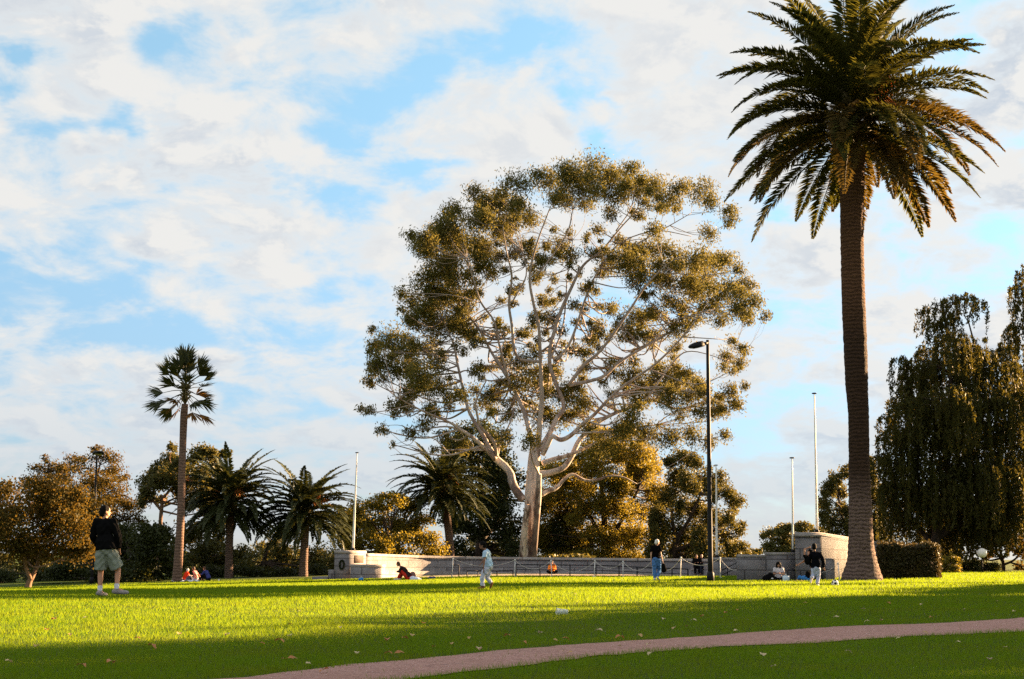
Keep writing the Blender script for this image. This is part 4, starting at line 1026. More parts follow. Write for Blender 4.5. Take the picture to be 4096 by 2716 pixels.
# the curve
cpts = [(366, 88.5, 553.3), (385, 91.5, 554.0), (410, 94.5, 555.0), (440, 96.3, 555.9), (480, 97.8, 556.6), (520, 98.6, 557.1), (560, 99.0, 557.5), (600, 99.0, 557.9), (640, 98.4, 558.3), (675, 96.5, 558.6), (700, 93.5, 558.8), (712, 87, 558.9)]
C3 = spline(np.array([at(x, y, Y) for x, Y, y in cpts]), 6)
T = np.gradient(C3[:, :2], axis=0); Nn = unit(np.column_stack([T[:, 1], -T[:, 0]]))       # towards the court
def curved(name, f0, b0, zlo, zhi, m):
    n = len(C3); F0 = C3[:, :2] + Nn * f0; B0 = C3[:, :2] + Nn * b0
    zl = zlo if np.ndim(zlo) else np.full(n, zlo)
    v = np.vstack([np.column_stack([F0, zl]), np.column_stack([F0, zhi]), np.column_stack([B0, zhi]), np.column_stack([B0, zl])])
    f = []
    for i in range(n - 1):
        for a_, b_ in ((0, 1), (1, 2), (2, 3)): f.append((a_ * n + i, a_ * n + i + 1, b_ * n + i + 1, b_ * n + i))
    f += [(0, n, 2 * n, 3 * n), (n - 1, 4 * n - 1, 3 * n - 1, 2 * n - 1)]
    g = Geo(); g.add(v, f); return g.build(name, m, root)
curved('wall_face', 0, -.55, -1.1, C3[:, 2] - .16, GRANITE)
curved('coping', .07, -.62, C3[:, 2] - .16, C3[:, 2], GRANITE_PALE)
curved('plinth_course', .22, .002, -1.1, C3[:, 2] - 1.02, GRANITE_PALE)
root = thing('memorial_pier', 'left end pier of the memorial wall bearing a bronze plaque', 'pier', (*LP, fz))
wl = np.linalg.norm(plan(366, 88.5) - LP)
pa = [LP, LP + pier_dir * wl, LP + pier_dir * wl + pier_n * .95, LP + pier_n * .95]
ztop = at(350, 550.4, 85)[2]; zc = at(350, 553.6, 85)[2]
wall_block(root, 'shaft', pa, -1.2, zc)
wall_block(root, 'cap', offset(pa, .05), zc, ztop, GRANITE_PALE, .05)
wall_block(root, 'base_step', [LP + pier_n * .952 - pier_dir * .05, LP + pier_dir * 1.6 + pier_n * .952, LP + pier_dir * 1.6 + pier_n * 1.3, LP + pier_n * 1.3 - pier_dir * .05], -1.2, at(337, 569.8, 85)[2])
wall_block(root, 'low_step', [LP + pier_n * 1.302 - pier_dir * .3, LP + pier_dir * 1.6 + pier_n * 1.302, LP + pier_dir * 1.6 + pier_n * 2.2, LP + pier_n * 2.2 - pier_dir * .3], -1.2, at(325, 576.8, 85)[2])
pc = LP + pier_dir * wl * .52; ph0, ph1 = at(358, 563, 86.5)[2], at(358, 555.3, 86.5)[2]
g = Geo(); q0, q1 = pc - pier_dir * wl * .28 - pier_n * .03, pc + pier_dir * wl * .30 - pier_n * .03
prism(g, [q0, q1, q1 + pier_n * .028, q0 + pier_n * .028], ph0, ph1, .008); g.build('plaque', BRONZE, root)
root = thing('stone_block', 'low shaded granite block projecting from the plaque pier', 'block', (*plan(365, 84), fz))
b0_, b1_ = plan(350.5, 84.2), plan(380.5, 84.2)
wall_block(root, 'lower_course', [b0_, b1_, b1_ + [.2, .9], b0_ + [.1, .55]], -1.2, at(365, 567.5, 84.2)[2], GRANITE)
wall_block(root, 'top_slab', offset([b0_ + [0, .02], b1_ + [0, .02], b1_ + [.2, .9], b0_ + [.1, .55]], .03), at(365, 567.5, 84.2)[2], at(365, 564.4, 84.2)[2], GRANITE_PALE, .03)
# wreath hanging on the pier's end face
wc = LP + pier_n * .47 - pier_dir * .06; wz = (at(343, 560, 85)[2] + at(343, 569.4, 85)[2]) / 2
root = thing('wreath', 'dark oval leafy wreath hanging on the end face of the left pier', 'wreath', (*wc, wz))
r_ = np.random.default_rng(9); g = Geo(); th = r_.random(900) * 2 * math.pi
P = np.column_stack([np.full(900, wc[0]), np.full(900, wc[1]), np.full(900, wz)]) + np.cos(th)[:, None] * .135 * np.r_[pier_n, 0] + np.sin(th)[:, None] * .25 * np.array([0, 0, 1]) + r_.normal(0, .022, (900, 3)) - np.r_[pier_dir, 0] * .02
leaf_quads(g, P, .07, .035, 0, r_); g.build('leaves', L_DARK, root)
g = Geo(); tt = np.linspace(0, 2 * math.pi, 25); tube(g, [np.r_[wc, wz] + math.cos(a_) * .135 * np.r_[pier_n, 0] + np.array([0, 0, math.sin(a_) * .25]) for a_ in tt], .022, 6); g.build('ring', BARK_DARK, root)

# right end pier of the curve
RP = plan(721.5, 83); rd = unit(plan(741, 90.5) - RP); rl = np.linalg.norm(plan(741, 90.5) - RP); rn = np.array([-rd[1], rd[0]])
root = thing('memorial_pier', 'right end pier of the curved wall with one sunlit side beside the lamp post', 'pier', (*RP, -.3))
pb = [RP, RP + rd * rl, RP + rd * rl + rn * .8, plan(711.5, 83.6)]
zt = at(721, 557.6, 83)[2]
wall_block(root, 'shaft', pb, -1.2, zt - .14); wall_block(root, 'cap', offset(pb, .05), zt - .14, zt, GRANITE_PALE, .04)
root = thing('handrail', 'small sloping iron handrail in front of the sunlit pier end', 'handrail', (*plan(730, 80), -.3))
g = Geo()
for dy_ in (0, .42):
    a_, b_ = at(722, 570 + dy_ * 12, 81.5), at(741, 560.5 + dy_ * 12, 84); tube(g, [a_, b_], .028, 6)
g.build('rail', DARK_METAL, root)
for x_, y_ in ((727.5, 567), (740.5, 561)):
    g = Geo(); p = at(x_, y_, 82.3 if x_ < 735 else 83.9); tube(g, [(p[0], p[1], -.5), p], .03, 6); g.build('rail_post', DARK_METAL, root)

# stepped wall and great pier at the right
SY = 62.0
root = thing('stepped_wall', 'shaded granite wall rising in two steps towards the great pier', 'wall', (*plan(766, SY), -.15))
for a_, b_, yt, nm in ((736.8, 765.6, 554.6, 'low_step'), (765.6, 795.5, 552.4, 'high_step')):
    p0, p1 = plan(a_, SY), plan(b_, SY); z1 = at((a_ + b_) / 2, yt, SY)[2]
    q = [p0, p1 - [.002, 0], p1 - [.002, 0] + [.1, .7], p0 + [.1, .7]]
    wall_block(root, nm, q, -.5, z1 - .12, GRANITE); wall_block(root, 'coping', offset(q, .02), z1 - .12, z1, GRANITE_PALE, .02)
G0, G1 = plan(795.5, SY - .5), plan(822, SY - .5); gd = unit(plan(893, 108) - G1); GL = np.linalg.norm(plan(893, 108) - G1); gn = np.array([-gd[1], gd[0]])
root = thing('great_pier', 'tall granite end pier with its long side lit orange behind the date palm', 'wall', (*G1, -.15))
q = [G0, G1, G1 + gd * GL, G0 + gd * GL]; z1 = at(822, 532.6, SY)[2]; zm = at(822, 536.8, SY)[2]
wall_block(root, 'shaft', q, -.5, zm); wall_block(root, 'ledge', [p - gd * .0 for p in offset(q, .09)], zm, zm + .10, GRANITE_PALE, .02); wall_block(root, 'cap', q, zm + .10, z1, GRANITE_PALE, .06)
root = thing('stone_plinth', 'small pale stone plinth at the corner of the great pier', 'plinth', (*plan(829, 60.5), -.1))
q = [plan(825.5, 60.8), plan(833.5, 60.8), plan(834.5, 61.4), plan(826.5, 61.4)]
wall_block(root, 'body', q, -.4, at(829, 559.6, 60.8)[2], GRANITE); wall_block(root, 'top_slab', offset(q, .02), at(829, 559.6, 60.8)[2], at(829, 558.2, 60.8)[2], GRANITE_PALE, .015)
root = thing('stone_bench', 'low stone ledge the dark clothed couple sit on', 'bench', (*plan(699, 92.5), -.3))
q = [plan(691, 92.4), plan(707, 92.4), plan(707, 93), plan(691, 93)]
wall_block(root, 'base', q, -.8, .02, GRANITE); wall_block(root, 'seat', offset(q, .04), .02, .10, GRANITE_PALE, .02)

# flagpoles
def flagpole(label, px0, py0, px1, py1, Y, base_z, w=.16):
    a_, b_ = at(px0, py0, Y), at(px1, py1, Y); a_[2] = base_z
    root = thing('flagpole', label, 'flagpole', tuple(a_), 'white flagpoles along the memorial')
    n = 8; t = np.linspace(0, 1, n)[:, None]; P = a_ * (1 - t) + b_ * t
    g = Geo(); tube(g, P, np.linspace(w / 2, w * .19, n), 10); g.build('pole', WHITE, root, smooth=True)
    g = Geo(); sphere(g, b_ + [0, 0, .05], (.12, .12, .035)); g.build('finial', DARK_METAL, root)
    g = Geo(); tube(g, [a_, a_ + [0, 0, .14]], [w * 1.0, w * .7], 12); g.build('base_collar', DARK_METAL, root)
    g = Geo(); d = np.array([w * .45, -.05, 0]); tube(g, [a_ + d + [0, 0, 1.2], b_ + d * .5 - [0, 0, .1]], .006, 4); g.build('halyard', ROPE, root)
    return root
flagpole('white flagpole on the plaque pier at the end of the curved wall', 353, 550.5, 357, 453.5, 86.3, ztop, .16)
flagpole('white flagpole just right of the tall black lamp post', 716.8, 557, 716, 466, 84.2, zt, .16)
flagpole('shorter white flagpole on the step next to the great pier', 793, 552.4, 792, 459, SY + .35, at(785, 552.4, SY)[2], .10)
flagpole('tallest white flagpole standing on top of the great pier', 817, 532, 814.3, 394.5, SY + .9, z1, .12)

# rope barrier: white stanchions and sagging rope
ST = [(453, 80, 558.6), (515, 80, 560.0), (551, 80, 560.6), (595, 79, 561.0), (623, 78, 561.6), (652, 77, 561.0), (681, 74, 557.6), (720, 72, 557.8), (746, 70, 562.5), (766, 67, 557.4), (799, 64, 558.6), (838, 59.5, 563.4)]
tops = []
for k_, (x, Y, yt) in enumerate(ST):
    p = at(x, yt, Y); gz = float(terrain(p[0], p[1])); tops.append(p)
    where = ['in front of the iron fence end', 'behind the child in light blue', 'beside the person in orange', 'half way along the iron fence', 'leaning near the fence bend', 'behind the white haired person', 'left of the dark clothed couple', 'behind the tall black lamp post',
             'beside the sunlit pier end', 'in front of the low stone step', 'behind the seated person in jeans', 'nearest the foot of the big palm'][k_]
    root = thing('rope_post', 'white rope stanchion ' + where, 'post', (p[0], p[1], gz), 'white stanchions of the rope barrier')
    g = Geo(); ln = (k_ % 3 - 1) * .05; tube(g, [(p[0] + ln, p[1], gz - .05), (p[0], p[1], p[2])], [.024, .02], 8); g.build('post', WHITE, root)
    g = Geo(); sphere(g, p, .045, None, 10, 6); g.build('knob', WHITE, root)
    g = Geo(); tube(g, [(p[0] + ln, p[1], gz - .02), (p[0] + ln, p[1], gz + .04)], [.11, .07], 12); g.build('foot', WHITE, root)
for k_ in range(len(tops) - 1):
    a_, b_ = tops[k_], tops[k_ + 1]; t = np.linspace(0, 1, 17)[:, None]; sag = .38 + .10 * (k_ % 3)
    P = a_ * (1 - t) + b_ * t; P[:, 2] -= (4 * sag * t * (1 - t))[:, 0]
    P[:, 2] = np.maximum(P[:, 2], terrain(P[:, 0], P[:, 1]) + .05)
    g = Geo(); tube(g, P, .010, 6, cap=False)
    nm = ['by the seated person in red leggings', 'behind the child in light blue', 'left of the person in orange', 'right of the person in orange', 'at the fence bend', 'left of the white haired person', 'right of the white haired person', 'passing the seated couple', 'passing the sunlit pier end', 'along the low stone step', 'behind the seated girl with long hair', 'behind the running boy'][k_]
    if k_ == 11: break
    tag(g.build('barrier_rope', ROPE, None, tuple(a_)), 'sagging white rope ' + (nm if k_ < 10 else 'behind the seated people near the big palm'), 'rope', 'sagging ropes of the barrier')

# dark iron fence along the edge of the forecourt
FX = [452, 459, 467, 478, 497, 513, 516, 540, 570, 596, 619, 637, 655, 672, 688]
root = thing('iron_fence', 'thin dark iron railing fence along the front of the forecourt', 'fence', (*plan(570, 82), -.4))
topsF = []
for x in FX:
    Y = 82 - .5 * abs(x - 570) / 120; yt = np.interp(x, [450, 459, 467, 497, 513, 516, 600, 640, 690], [565, 565, 570.8, 571, 570.6, 564.6, 565.3, 567.2, 569.2]); p = at(x, yt, Y)
    gz = float(terrain(p[0], p[1])); topsF.append(p); g = Geo(); tube(g, [(p[0], p[1], gz - .1), p], .035, 6); g.build('fence_post', DARK_METAL, root)
g = Geo()
for a_, b_ in zip(topsF[:-1], topsF[1:]):
    if abs(a_[2] - b_[2]) > .2: continue
    tube(g, [a_, b_], .032, 6)
g.build('top_rail', DARK_METAL, root); g = Geo()
for a_, b_ in zip(topsF[6:-1], topsF[7:]): tube(g, [a_ - [0, 0, .28], b_ - [0, 0, .28]], .022, 6)
g.build('middle_rail', DARK_METAL, root)

# ------------------------------------------------------------------ lamp posts
LENS = mat('lamp_lens', (.55, .5, .45), .3, .05)
def lamp_post(label, px0, py0, px1, py1, Y, w0, arm_px, wide):
    a_, b_ = at(px0, py0, Y), at(px1, py1, Y); gz = float(terrain(a_[0], a_[1])); a_[2] = gz
    root = thing('lamp_post', label, 'lamp post', tuple(a_)); mp = mpp(Y); n = 10; t = np.linspace(0, 1, n)[:, None]; P = a_ * (1 - t) + b_ * t
    g = Geo(); tube(g, P, np.linspace(w0 / 2, w0 * .30, n), 14); g.build('pole', DARK_METAL, root, smooth=True)
    g = Geo(); tube(g, [a_, a_ + [0, 0, .35], a_ + [0, 0, .42]], [w0 * .72, w0 * .68, w0 * .52], 14); g.build('base_sleeve', DARK_METAL, root)
    d = unit(np.array([arm_px[0] * mp, arm_px[2], -arm_px[1] * mp])); L_ = float(np.linalg.norm([arm_px[0] * mp, arm_px[2], arm_px[1] * mp]))
    s = np.cross(d, [0, 0, 1.0]); s = unit(s); up_ = np.cross(s, d)
    g = Geo(); tube(g, [b_ - [0, 0, .12], b_ - [0, 0, .12] + d * L_ * .38], [w0 * .32, w0 * .30], 8); g.build('arm', DARK_METAL, root)
    # flat shoe-box lantern tapering to its tip
    o = b_ - [0, 0, .12] + d * L_ * .30; hw = wide / 2; V = []
    for t_, w_, h_ in ((0, .55, .5), (.12, .9, .95), (.45, 1, 1), (.8, .75, .62), (1, .25, .12)):
        c = o + d * t_ * L_ * .95
        for sx, sz in ((-1, -.55), (1, -.55), (1, .1), (.7, .62), (-.7, .62), (-1, .1)): V.append(c + s * sx * hw * w_ + up_ * sz * .21 * h_)
    f4 = [(k * 6 + i, k * 6 + (i + 1) % 6, k * 6 + 6 + (i + 1) % 6, k * 6 + 6 + i) for k in range(4) for i in range(6)]
    f4 += [(0, 3, 4, 5), (24, 29, 28, 27)]; f3 = [(0, 1, 2), (0, 2, 3), (24, 27, 26), (24, 26, 25)]
    g = Geo(); g.add(V, f4, f3); g.build('lamp_head', DARK_METAL, root)
    g = Geo(); c0 = o + d * L_ * .2 - up_ * .125; c1 = o + d * L_ * .68 - up_ * .115
    g.add([c0 - s * hw * .7, c0 + s * hw * .7, c1 + s * hw * .6, c1 - s * hw * .6], [(0, 1, 2, 3)]); g.build('lamp_lens', LENS, root)
lamp_post('tall slender black lamp post in front of the great gum', 710.5, 577, 707.6, 340, 57.0, .21, (-16.5, 4.5, -.3), .46)
lamp_post('distant black lamp post rising behind the standing man', 91.5, 587, 97.0, 452.5, 95.0, .20, (7, -1, -1.2), .75)
root = thing('globe_lamp', 'small garden lamp with a round white globe on a thin post', 'lamp post', tuple(on_ground(982.5, 92)))
p = at(982, 553, 92); g = Geo(); b_ = on_ground(982.5, 92); tube(g, [b_, (p[0], p[1], p[2] - .25)], [.05, .035], 8); g.build('pole', DARK_METAL, root)
g = Geo(); sphere(g, p, .31, None, 18, 12); g.build('globe', mat('opal_glass', (.86, .82, .74), .25, .03, 3), root, smooth=True)
g = Geo(); tube(g, [(p[0], p[1], p[2] - .36), (p[0], p[1], p[2] - .26)], [.09, .13], 10); g.build('collar', DARK_METAL, root)
# ------------------------------------------------------------------ people
def skin_of(name, c): return mat(name, c, .6, .12, 9, spec=.35)
SKIN = skin_of('skin_tan', (.42, .21, .125)); SKIN_D = skin_of('skin_brown', (.26, .125, .075)); SKIN_P = skin_of('skin_pale', (.52, .30, .21))
def cloth(name, c, var=.18): return mat(name, tuple(x * (.5 if max(c) < .03 else 1) for x in c), .95, var, 9, .35, 45, .02)
HAIR_BLACK = mat('hair_black', (.006, .005, .0045), .7, .3, 14, .6, 60, .06); HAIR_WHITE = mat('hair_white', (.74, .70, .66), .6, .1, 14, .6, 60); HAIR_BROWN = mat('hair_brown', (.10, .045, .022), .6, .3, 14, .6, 60)
SHOE_GREY = cloth('shoe_grey', (.30, .27, .27)); SHOE_WHITE = cloth('shoe_white', (.68, .66, .64)); SHOE_BROWN = cloth('shoe_brown', (.20, .09, .04)); SHOE_DARK = cloth('shoe_dark', (.03, .03, .03))

def solidify(g, name, voxel, m, parent, origin, sm=3):
    """fuse overlapping closed shapes into one continuous skin"""
    tmp = bpy.data.objects.new('tmp', g.mesh('tmp', origin)); COL.objects.link(tmp)
    md = tmp.modifiers.new('r', 'REMESH'); md.mode = 'VOXEL'; md.voxel_size = voxel; md.use_smooth_shade = True
    s = tmp.modifiers.new('s', 'SMOOTH'); s.factor = .5; s.iterations = sm
    dg = bpy.context.evaluated_depsgraph_get()
    me = bpy.data.meshes.new_from_object(tmp.evaluated_get(dg)); me.name = name
    old = tmp.data; bpy.data.objects.remove(tmp); bpy.data.meshes.remove(old)
    if name in ('shirt', 'trousers', 'shorts'):                # folds in the cloth
        n = len(me.vertices); co = np.empty(n * 3, np.float32); me.vertices.foreach_get('co', co); co = co.reshape(-1, 3); no = np.empty(n * 3, np.float32); me.vertex_normals.foreach_get('vector', no); no = no.reshape(-1, 3)
        f = np.sin(co[:, 2] * 46 + 4 * np.sin(co[:, 0] * 17 + co[:, 1] * 11)) * .5 + np.sin(co[:, 0] * 38 + co[:, 2] * 21 + 3 * np.sin(co[:, 1] * 23)) * .5
        me.vertices.foreach_set('co', (co + no * (f * .011)[:, None]).astype(np.float32).ravel()); me.update()
    me.materials.clear(); me.materials.append(m)
    o = bpy.data.objects.new(name, me); COL.objects.link(o); o.parent = parent
    return o
def cap(g, a, b, ra, rb, seg=12):
    """limb segment: tapered and rounded at both ends"""
    a = np.asarray(a, float); b = np.asarray(b, float); d = b - a; L = np.linalg.norm(d) + 1e-6; d = d / L
    P, Rr = [], []
    for t in np.linspace(-1, 0, 5)[:-1]: P.append(a + d * ra * t * .98); Rr.append(ra * math.sqrt(max(.02, 1 - (t * .98) ** 2)))
    for t in np.linspace(0, 1, 4): P.append(a + d * L * t); Rr.append(ra + (rb - ra) * t)
    for t in np.linspace(0, 1, 5)[1:]: P.append(b + d * rb * t * .98); Rr.append(rb * math.sqrt(max(.02, 1 - (t * .98) ** 2)))
    tube(g, P, Rr, seg)
def hem(g, a, b, ra, rb, seg=16): tube(g, [a, (np.asarray(a) + b) / 2, b], [ra, (ra + rb) / 2, rb], seg)
def frame(up, fwd):
    z = unit(up); x = unit(np.cross(fwd, z)); y = np.cross(z, x)
    return np.column_stack([x, y, z])       # columns: right, forward, up
def hand(g, w, el, s, fwd, thumb_side, curl=.5):
    d = unit(w - el); side = unit(np.cross(d, fwd) + 1e-4); nrm = np.cross(side, d)
    pc = w + d * .045 * s; F = np.column_stack([side, nrm, d]); sphere(g, pc, (.038 * s, .017 * s, .052 * s), F)
    for k, (o_, L_) in enumerate(((-.027, .060), (-.009, .072), (.009, .068), (.027, .052))):
        b0 = pc + side * o_ * s + d * .038 * s; b1 = b0 + (d * .9 + nrm * curl * .4) * L_ * .55 * s; b2 = b1 + (d * (1 - curl) + nrm * curl) * L_ * .5 * s
        cap(g, b0, b1, .0105 * s, .0095 * s, 8); cap(g, b1, b2, .0095 * s, .008 * s, 8)
    t0 = pc + side * thumb_side * .030 * s - d * .02 * s; t1 = t0 + (side * thumb_side * .6 + d * .8 + nrm * .3) * .035 * s; cap(g, t0, t1, .012 * s, .010 * s, 8); cap(g, t1, t1 + (d + nrm * .4) * .022 * s, .010 * s, .008 * s, 8)

def figure(label, J, heading, h, voxel, skin, hair, hair_style, shirt, sleeves, legs_m, leg_style, shoe, socks=None, group=None, head_scale=1.0, shirt_extra=.012, loose=1.0, face=True, base=None, gaze=None):
    s = h / 1.75; J = {k: np.asarray(v, float) for k, v in J.items()}
    fwd = np.array([math.sin(heading), math.cos(heading), 0]); rt = np.array([math.cos(heading), -math.sin(heading), 0]); hs = s * head_scale
    gz = [math.sin(gaze if gaze is not None else heading), math.cos(gaze if gaze is not None else heading), 0]; gz = np.array(gz)
    foot = (J['anL'] + J['anR']) / 2; bz = base if base is not None else min(J['toeL'][2], J['toeR'][2]) - .03 * s
    root = thing('person', label, 'person', (foot[0], foot[1], bz), group); org = root.location[:]
    g = Geo(); up_t = J['neck'] - J['pelvis']; F = frame(up_t, fwd)
    sphere(g, J['chest'], (.150 * s, .105 * s, .19 * s), F); sphere(g, J['waist'], (.132 * s, .098 * s, .16 * s), F); sphere(g, J['pelvis'], (.158 * s, .118 * s, .13 * s), F)
    for a_ in 'LR': cap(g, J['chest'] + (J['neck'] - J['chest']) * .55, J['sh' + a_], .062 * s, .054 * s)
    cap(g, J['chest'], J['neck'], .07 * s, .05 * s); cap(g, J['neck'], J['head'] - unit(J['head'] - J['neck']) * .02 * hs, .052 * s, .048 * s)
    HF = frame(unit(J['head'] - J['neck']) + np.array([0, 0, 1.6]), gz); hx, hy, hz = HF[:, 0], HF[:, 1], HF[:, 2]; H0 = J['head']
    sphere(g, H0 + hz * .018 * hs, (.074 * hs, .092 * hs, .098 * hs), HF); sphere(g, H0 - hz * .055 * hs + hy * .022 * hs, (.054 * hs, .064 * hs, .062 * hs), HF)
    cap(g, H0 + hy * .086 * hs - hz * .002 * hs, H0 + hy * .107 * hs - hz * .030 * hs, .011 * hs, .015 * hs, 8)           # nose
    cap(g, H0 + hy * .080 * hs - hz * .066 * hs - hx * .016 * hs, H0 + hy * .080 * hs - hz * .066 * hs + hx * .016 * hs, .010 * hs, .010 * hs, 8)   # lips
    for q in (-1, 1): sphere(g, H0 + hx * q * .077 * hs - hz * .012 * hs - hy * .004 * hs, (.010 * hs, .022 * hs, .032 * hs), HF)     # ears
    for a_, q in (('L', -1), ('R', 1)):
        cap(g, J['sh' + a_], J['el' + a_], .050 * s, .037 * s); cap(g, J['el' + a_], J['wr' + a_], .038 * s, .024 * s); hand(g, J['wr' + a_], J['el' + a_], s, fwd, -q)
        cap(g, J['hip' + a_], J['kn' + a_], .088 * s, .054 * s); m_ = J['kn' + a_] * .68 + J['an' + a_] * .32
        cap(g, J['kn' + a_], m_, .052 * s, .055 * s); cap(g, m_, J['an' + a_], .054 * s, .033 * s); cap(g, J['an' + a_], J['toe' + a_], .036 * s, .024 * s)
        cap(g, J['an' + a_], J['an' + a_] - unit(J['toe' + a_] - J['an' + a_]) * .03 * s - np.array([0, 0, .018 * s]), .034 * s, .030 * s)
    solidify(g, 'body', voxel, skin, root, org)
    e = shirt_extra * s / max(s, .6)
    if shirt:
        g = Geo(); sphere(g, J['chest'], (.165 * s + e, .122 * s + e, .205 * s), F); sphere(g, J['waist'], (.150 * s * loose + e, .116 * s * loose + e, .17 * s), F)
        hb = J['pelvis'] + unit(up_t) * .02 * s
        hem_v = []
        for tq, ax, ay in ((.0, .155, .118), (.5, .158, .122), (1, .170, .132)):
            c_ = J['waist'] + (hb - J['waist']) * tq; th = np.arange(20) * 2 * math.pi / 20
            hem_v.append(c_ + np.cos(th)[:, None] * F[:, 0] * (ax * loose * s + e) + np.sin(th)[:, None] * F[:, 1] * (ay * loose * s + e))
        V = np.vstack(hem_v); f4 = [(k * 20 + i, k * 20 + (i + 1) % 20, k * 20 + 20 + (i + 1) % 20, k * 20 + 20 + i) for k in range(2) for i in range(20)]
        V = np.vstack([V, J['waist'][None], hb[None]]); g.add(V, f4, [(60, (i + 1) % 20, i) for i in range(20)] + [(61, 40 + i, 40 + (i + 1) % 20) for i in range(20)])
        for a_ in 'LR':
            cap(g, J['chest'] + (J['neck'] - J['chest']) * .6, J['sh' + a_], .068 * s + e, .060 * s + e)
            if sleeves == 'long':
                cap(g, J['sh' + a_], J['el' + a_], .060 * s + e, .046 * s + e); cap(g, J['el' + a_], J['el' + a_] * .45 + J['wr' + a_] * .55, .046 * s + e, .038 * s + e); hem(g, J['el' + a_] * .5 + J['wr' + a_] * .5, J['el' + a_] * .04 + J['wr' + a_] * .96, .038 * s + e, .032 * s + e)
            elif sleeves == 'short': hem(g, J['sh' + a_], J['sh' + a_] * .35 + J['el' + a_] * .65, .060 * s + e, .060 * s + e)
        hem(g, J['chest'] + (J['neck'] - J['chest']) * .5, J['neck'] + (J['head'] - J['neck']) * .10, .085 * s + e, .055 * s + e)
        solidify(g, 'shirt', voxel, shirt, root, org, 2)
    if legs_m:
        g = Geo(); sphere(g, J['pelvis'], (.170 * s + e, .132 * s + e, .125 * s), F); el_ = e * (1.6 if leg_style == 'shorts' else 1.0)
        hem(g, J['pelvis'] + unit(up_t) * .09 * s, J['pelvis'], .135 * s + e, .15 * s + e)
        for a_ in 'LR':
            cap(g, J['hip' + a_], J['hip' + a_] * .6 + J['kn' + a_] * .4, .100 * s + el_, .092 * s + el_)
            if leg_style == 'shorts': hem(g, J['hip' + a_] * .7 + J['kn' + a_] * .3, J['hip' + a_] * .16 + J['kn' + a_] * .84, .092 * s + el_, .096 * s + el_)
            else:
                k2 = J['kn' + a_]; cap(g, J['hip' + a_], k2, .096 * s + e, .064 * s + e); cap(g, k2, k2 * .5 + J['an' + a_] * .5, .064 * s + e, .058 * s + e)
                hem(g, k2 * .5 + J['an' + a_] * .5, k2 * .04 + J['an' + a_] * .96, .058 * s + e, (.056 if leg_style == 'loose' else .044) * s + e)
        solidify(g, 'shorts' if leg_style == 'shorts' else 'trousers', voxel, legs_m, root, org, 2)
    for a_ in 'LR':
        t_, n_ = J['toe' + a_], J['an' + a_]
        if socks:
            g = Geo(); d = unit(J['kn' + a_] - n_); hem(g, n_ - d * .01 * s, n_ + d * .10 * s, .042 * s, .050 * s); solidify(g, 'sock', voxel * .8, socks, root, org, 2)
        if shoe:
            g = Geo(); low = n_ - np.array([0, 0, .045 * s]); d = unit(t_ - low); cap(g, low - d * .045 * s, t_ + d * .015 * s, .044 * s, .036 * s); cap(g, n_ - np.array([0, 0, .008 * s]), low, .047 * s, .046 * s); cap(g, low + d * .02 * s, t_ - d * .02 * s, .046 * s, .042 * s)
            solidify(g, 'shoe', voxel, shoe, root, org, 2)
    if hair_style:
        g = Geo()
        sphere(g, H0 + hz * .034 * hs - hy * .018 * hs, (.089 * hs, .098 * hs, .100 * hs), HF); sphere(g, H0 - hz * .022 * hs - hy * .048 * hs, (.083 * hs, .070 * hs, .086 * hs), HF)
        if hair_style in ('long', 'curtain'):
            sphere(g, H0 + hz * .050 * hs - hy * .005 * hs, (.106 * hs, .106 * hs, .090 * hs), HF)
            for q in (-1, 1): cap(g, H0 + hx * q * .062 * hs + hz * .02 * hs - hy * .01 * hs, H0 + hx * q * .085 * hs - hz * .25 * hs - hy * .01 * hs, .062 * hs, .045 * hs)
            cap(g, H0 - hy * .07 * hs, H0 - hy * .10 * hs - hz * .34 * hs, .095 * hs, .07 * hs)
        if hair_style == 'curly':
            rr = np.random.default_rng(4)
            for _ in range(34):
                d = unit(rr.normal(size=3)); d[2] = abs(d[2]) * .9 - .15
                q = H0 + hz * .03 * hs - hy * .02 * hs + (hx * d[0] * .085 + hy * (min(d[1], .45)) * .095 + hz * d[2] * .10) * hs; sphere(g, q, .028 * hs, None, 8, 5)
        if hair_style == 'bun': sphere(g, H0 - hy * .105 * hs + hz * .05 * hs, .042 * hs)
        solidify(g, 'hair', voxel * .8, hair, root, org, 2)
    if face:
        for q in (-1, 1):
            g = Geo(); sphere(g, H0 + hy * .083 * hs + hx * q * .030 * hs + hz * .004 * hs, (.013 * hs, .010 * hs, .008 * hs), HF, 8, 5); g.build('eye', SHOE_DARK, root)
    return root
def pxJ(Y, **k): return {n: at(v[0], v[1], Y + (v[2] if len(v) > 2 else 0)) for n, v in k.items()}

def drop(J):
    """let the lower sole meet the lawn under it"""
    lo = min(J['toeL'][2], J['toeR'][2]); f = J['toeL'] if J['toeL'][2] == lo else J['toeR']
    d = float(terrain(f[0], f[1])) + .045 - lo
    return {k: v + np.array([0, 0, d]) for k, v in J.items()}

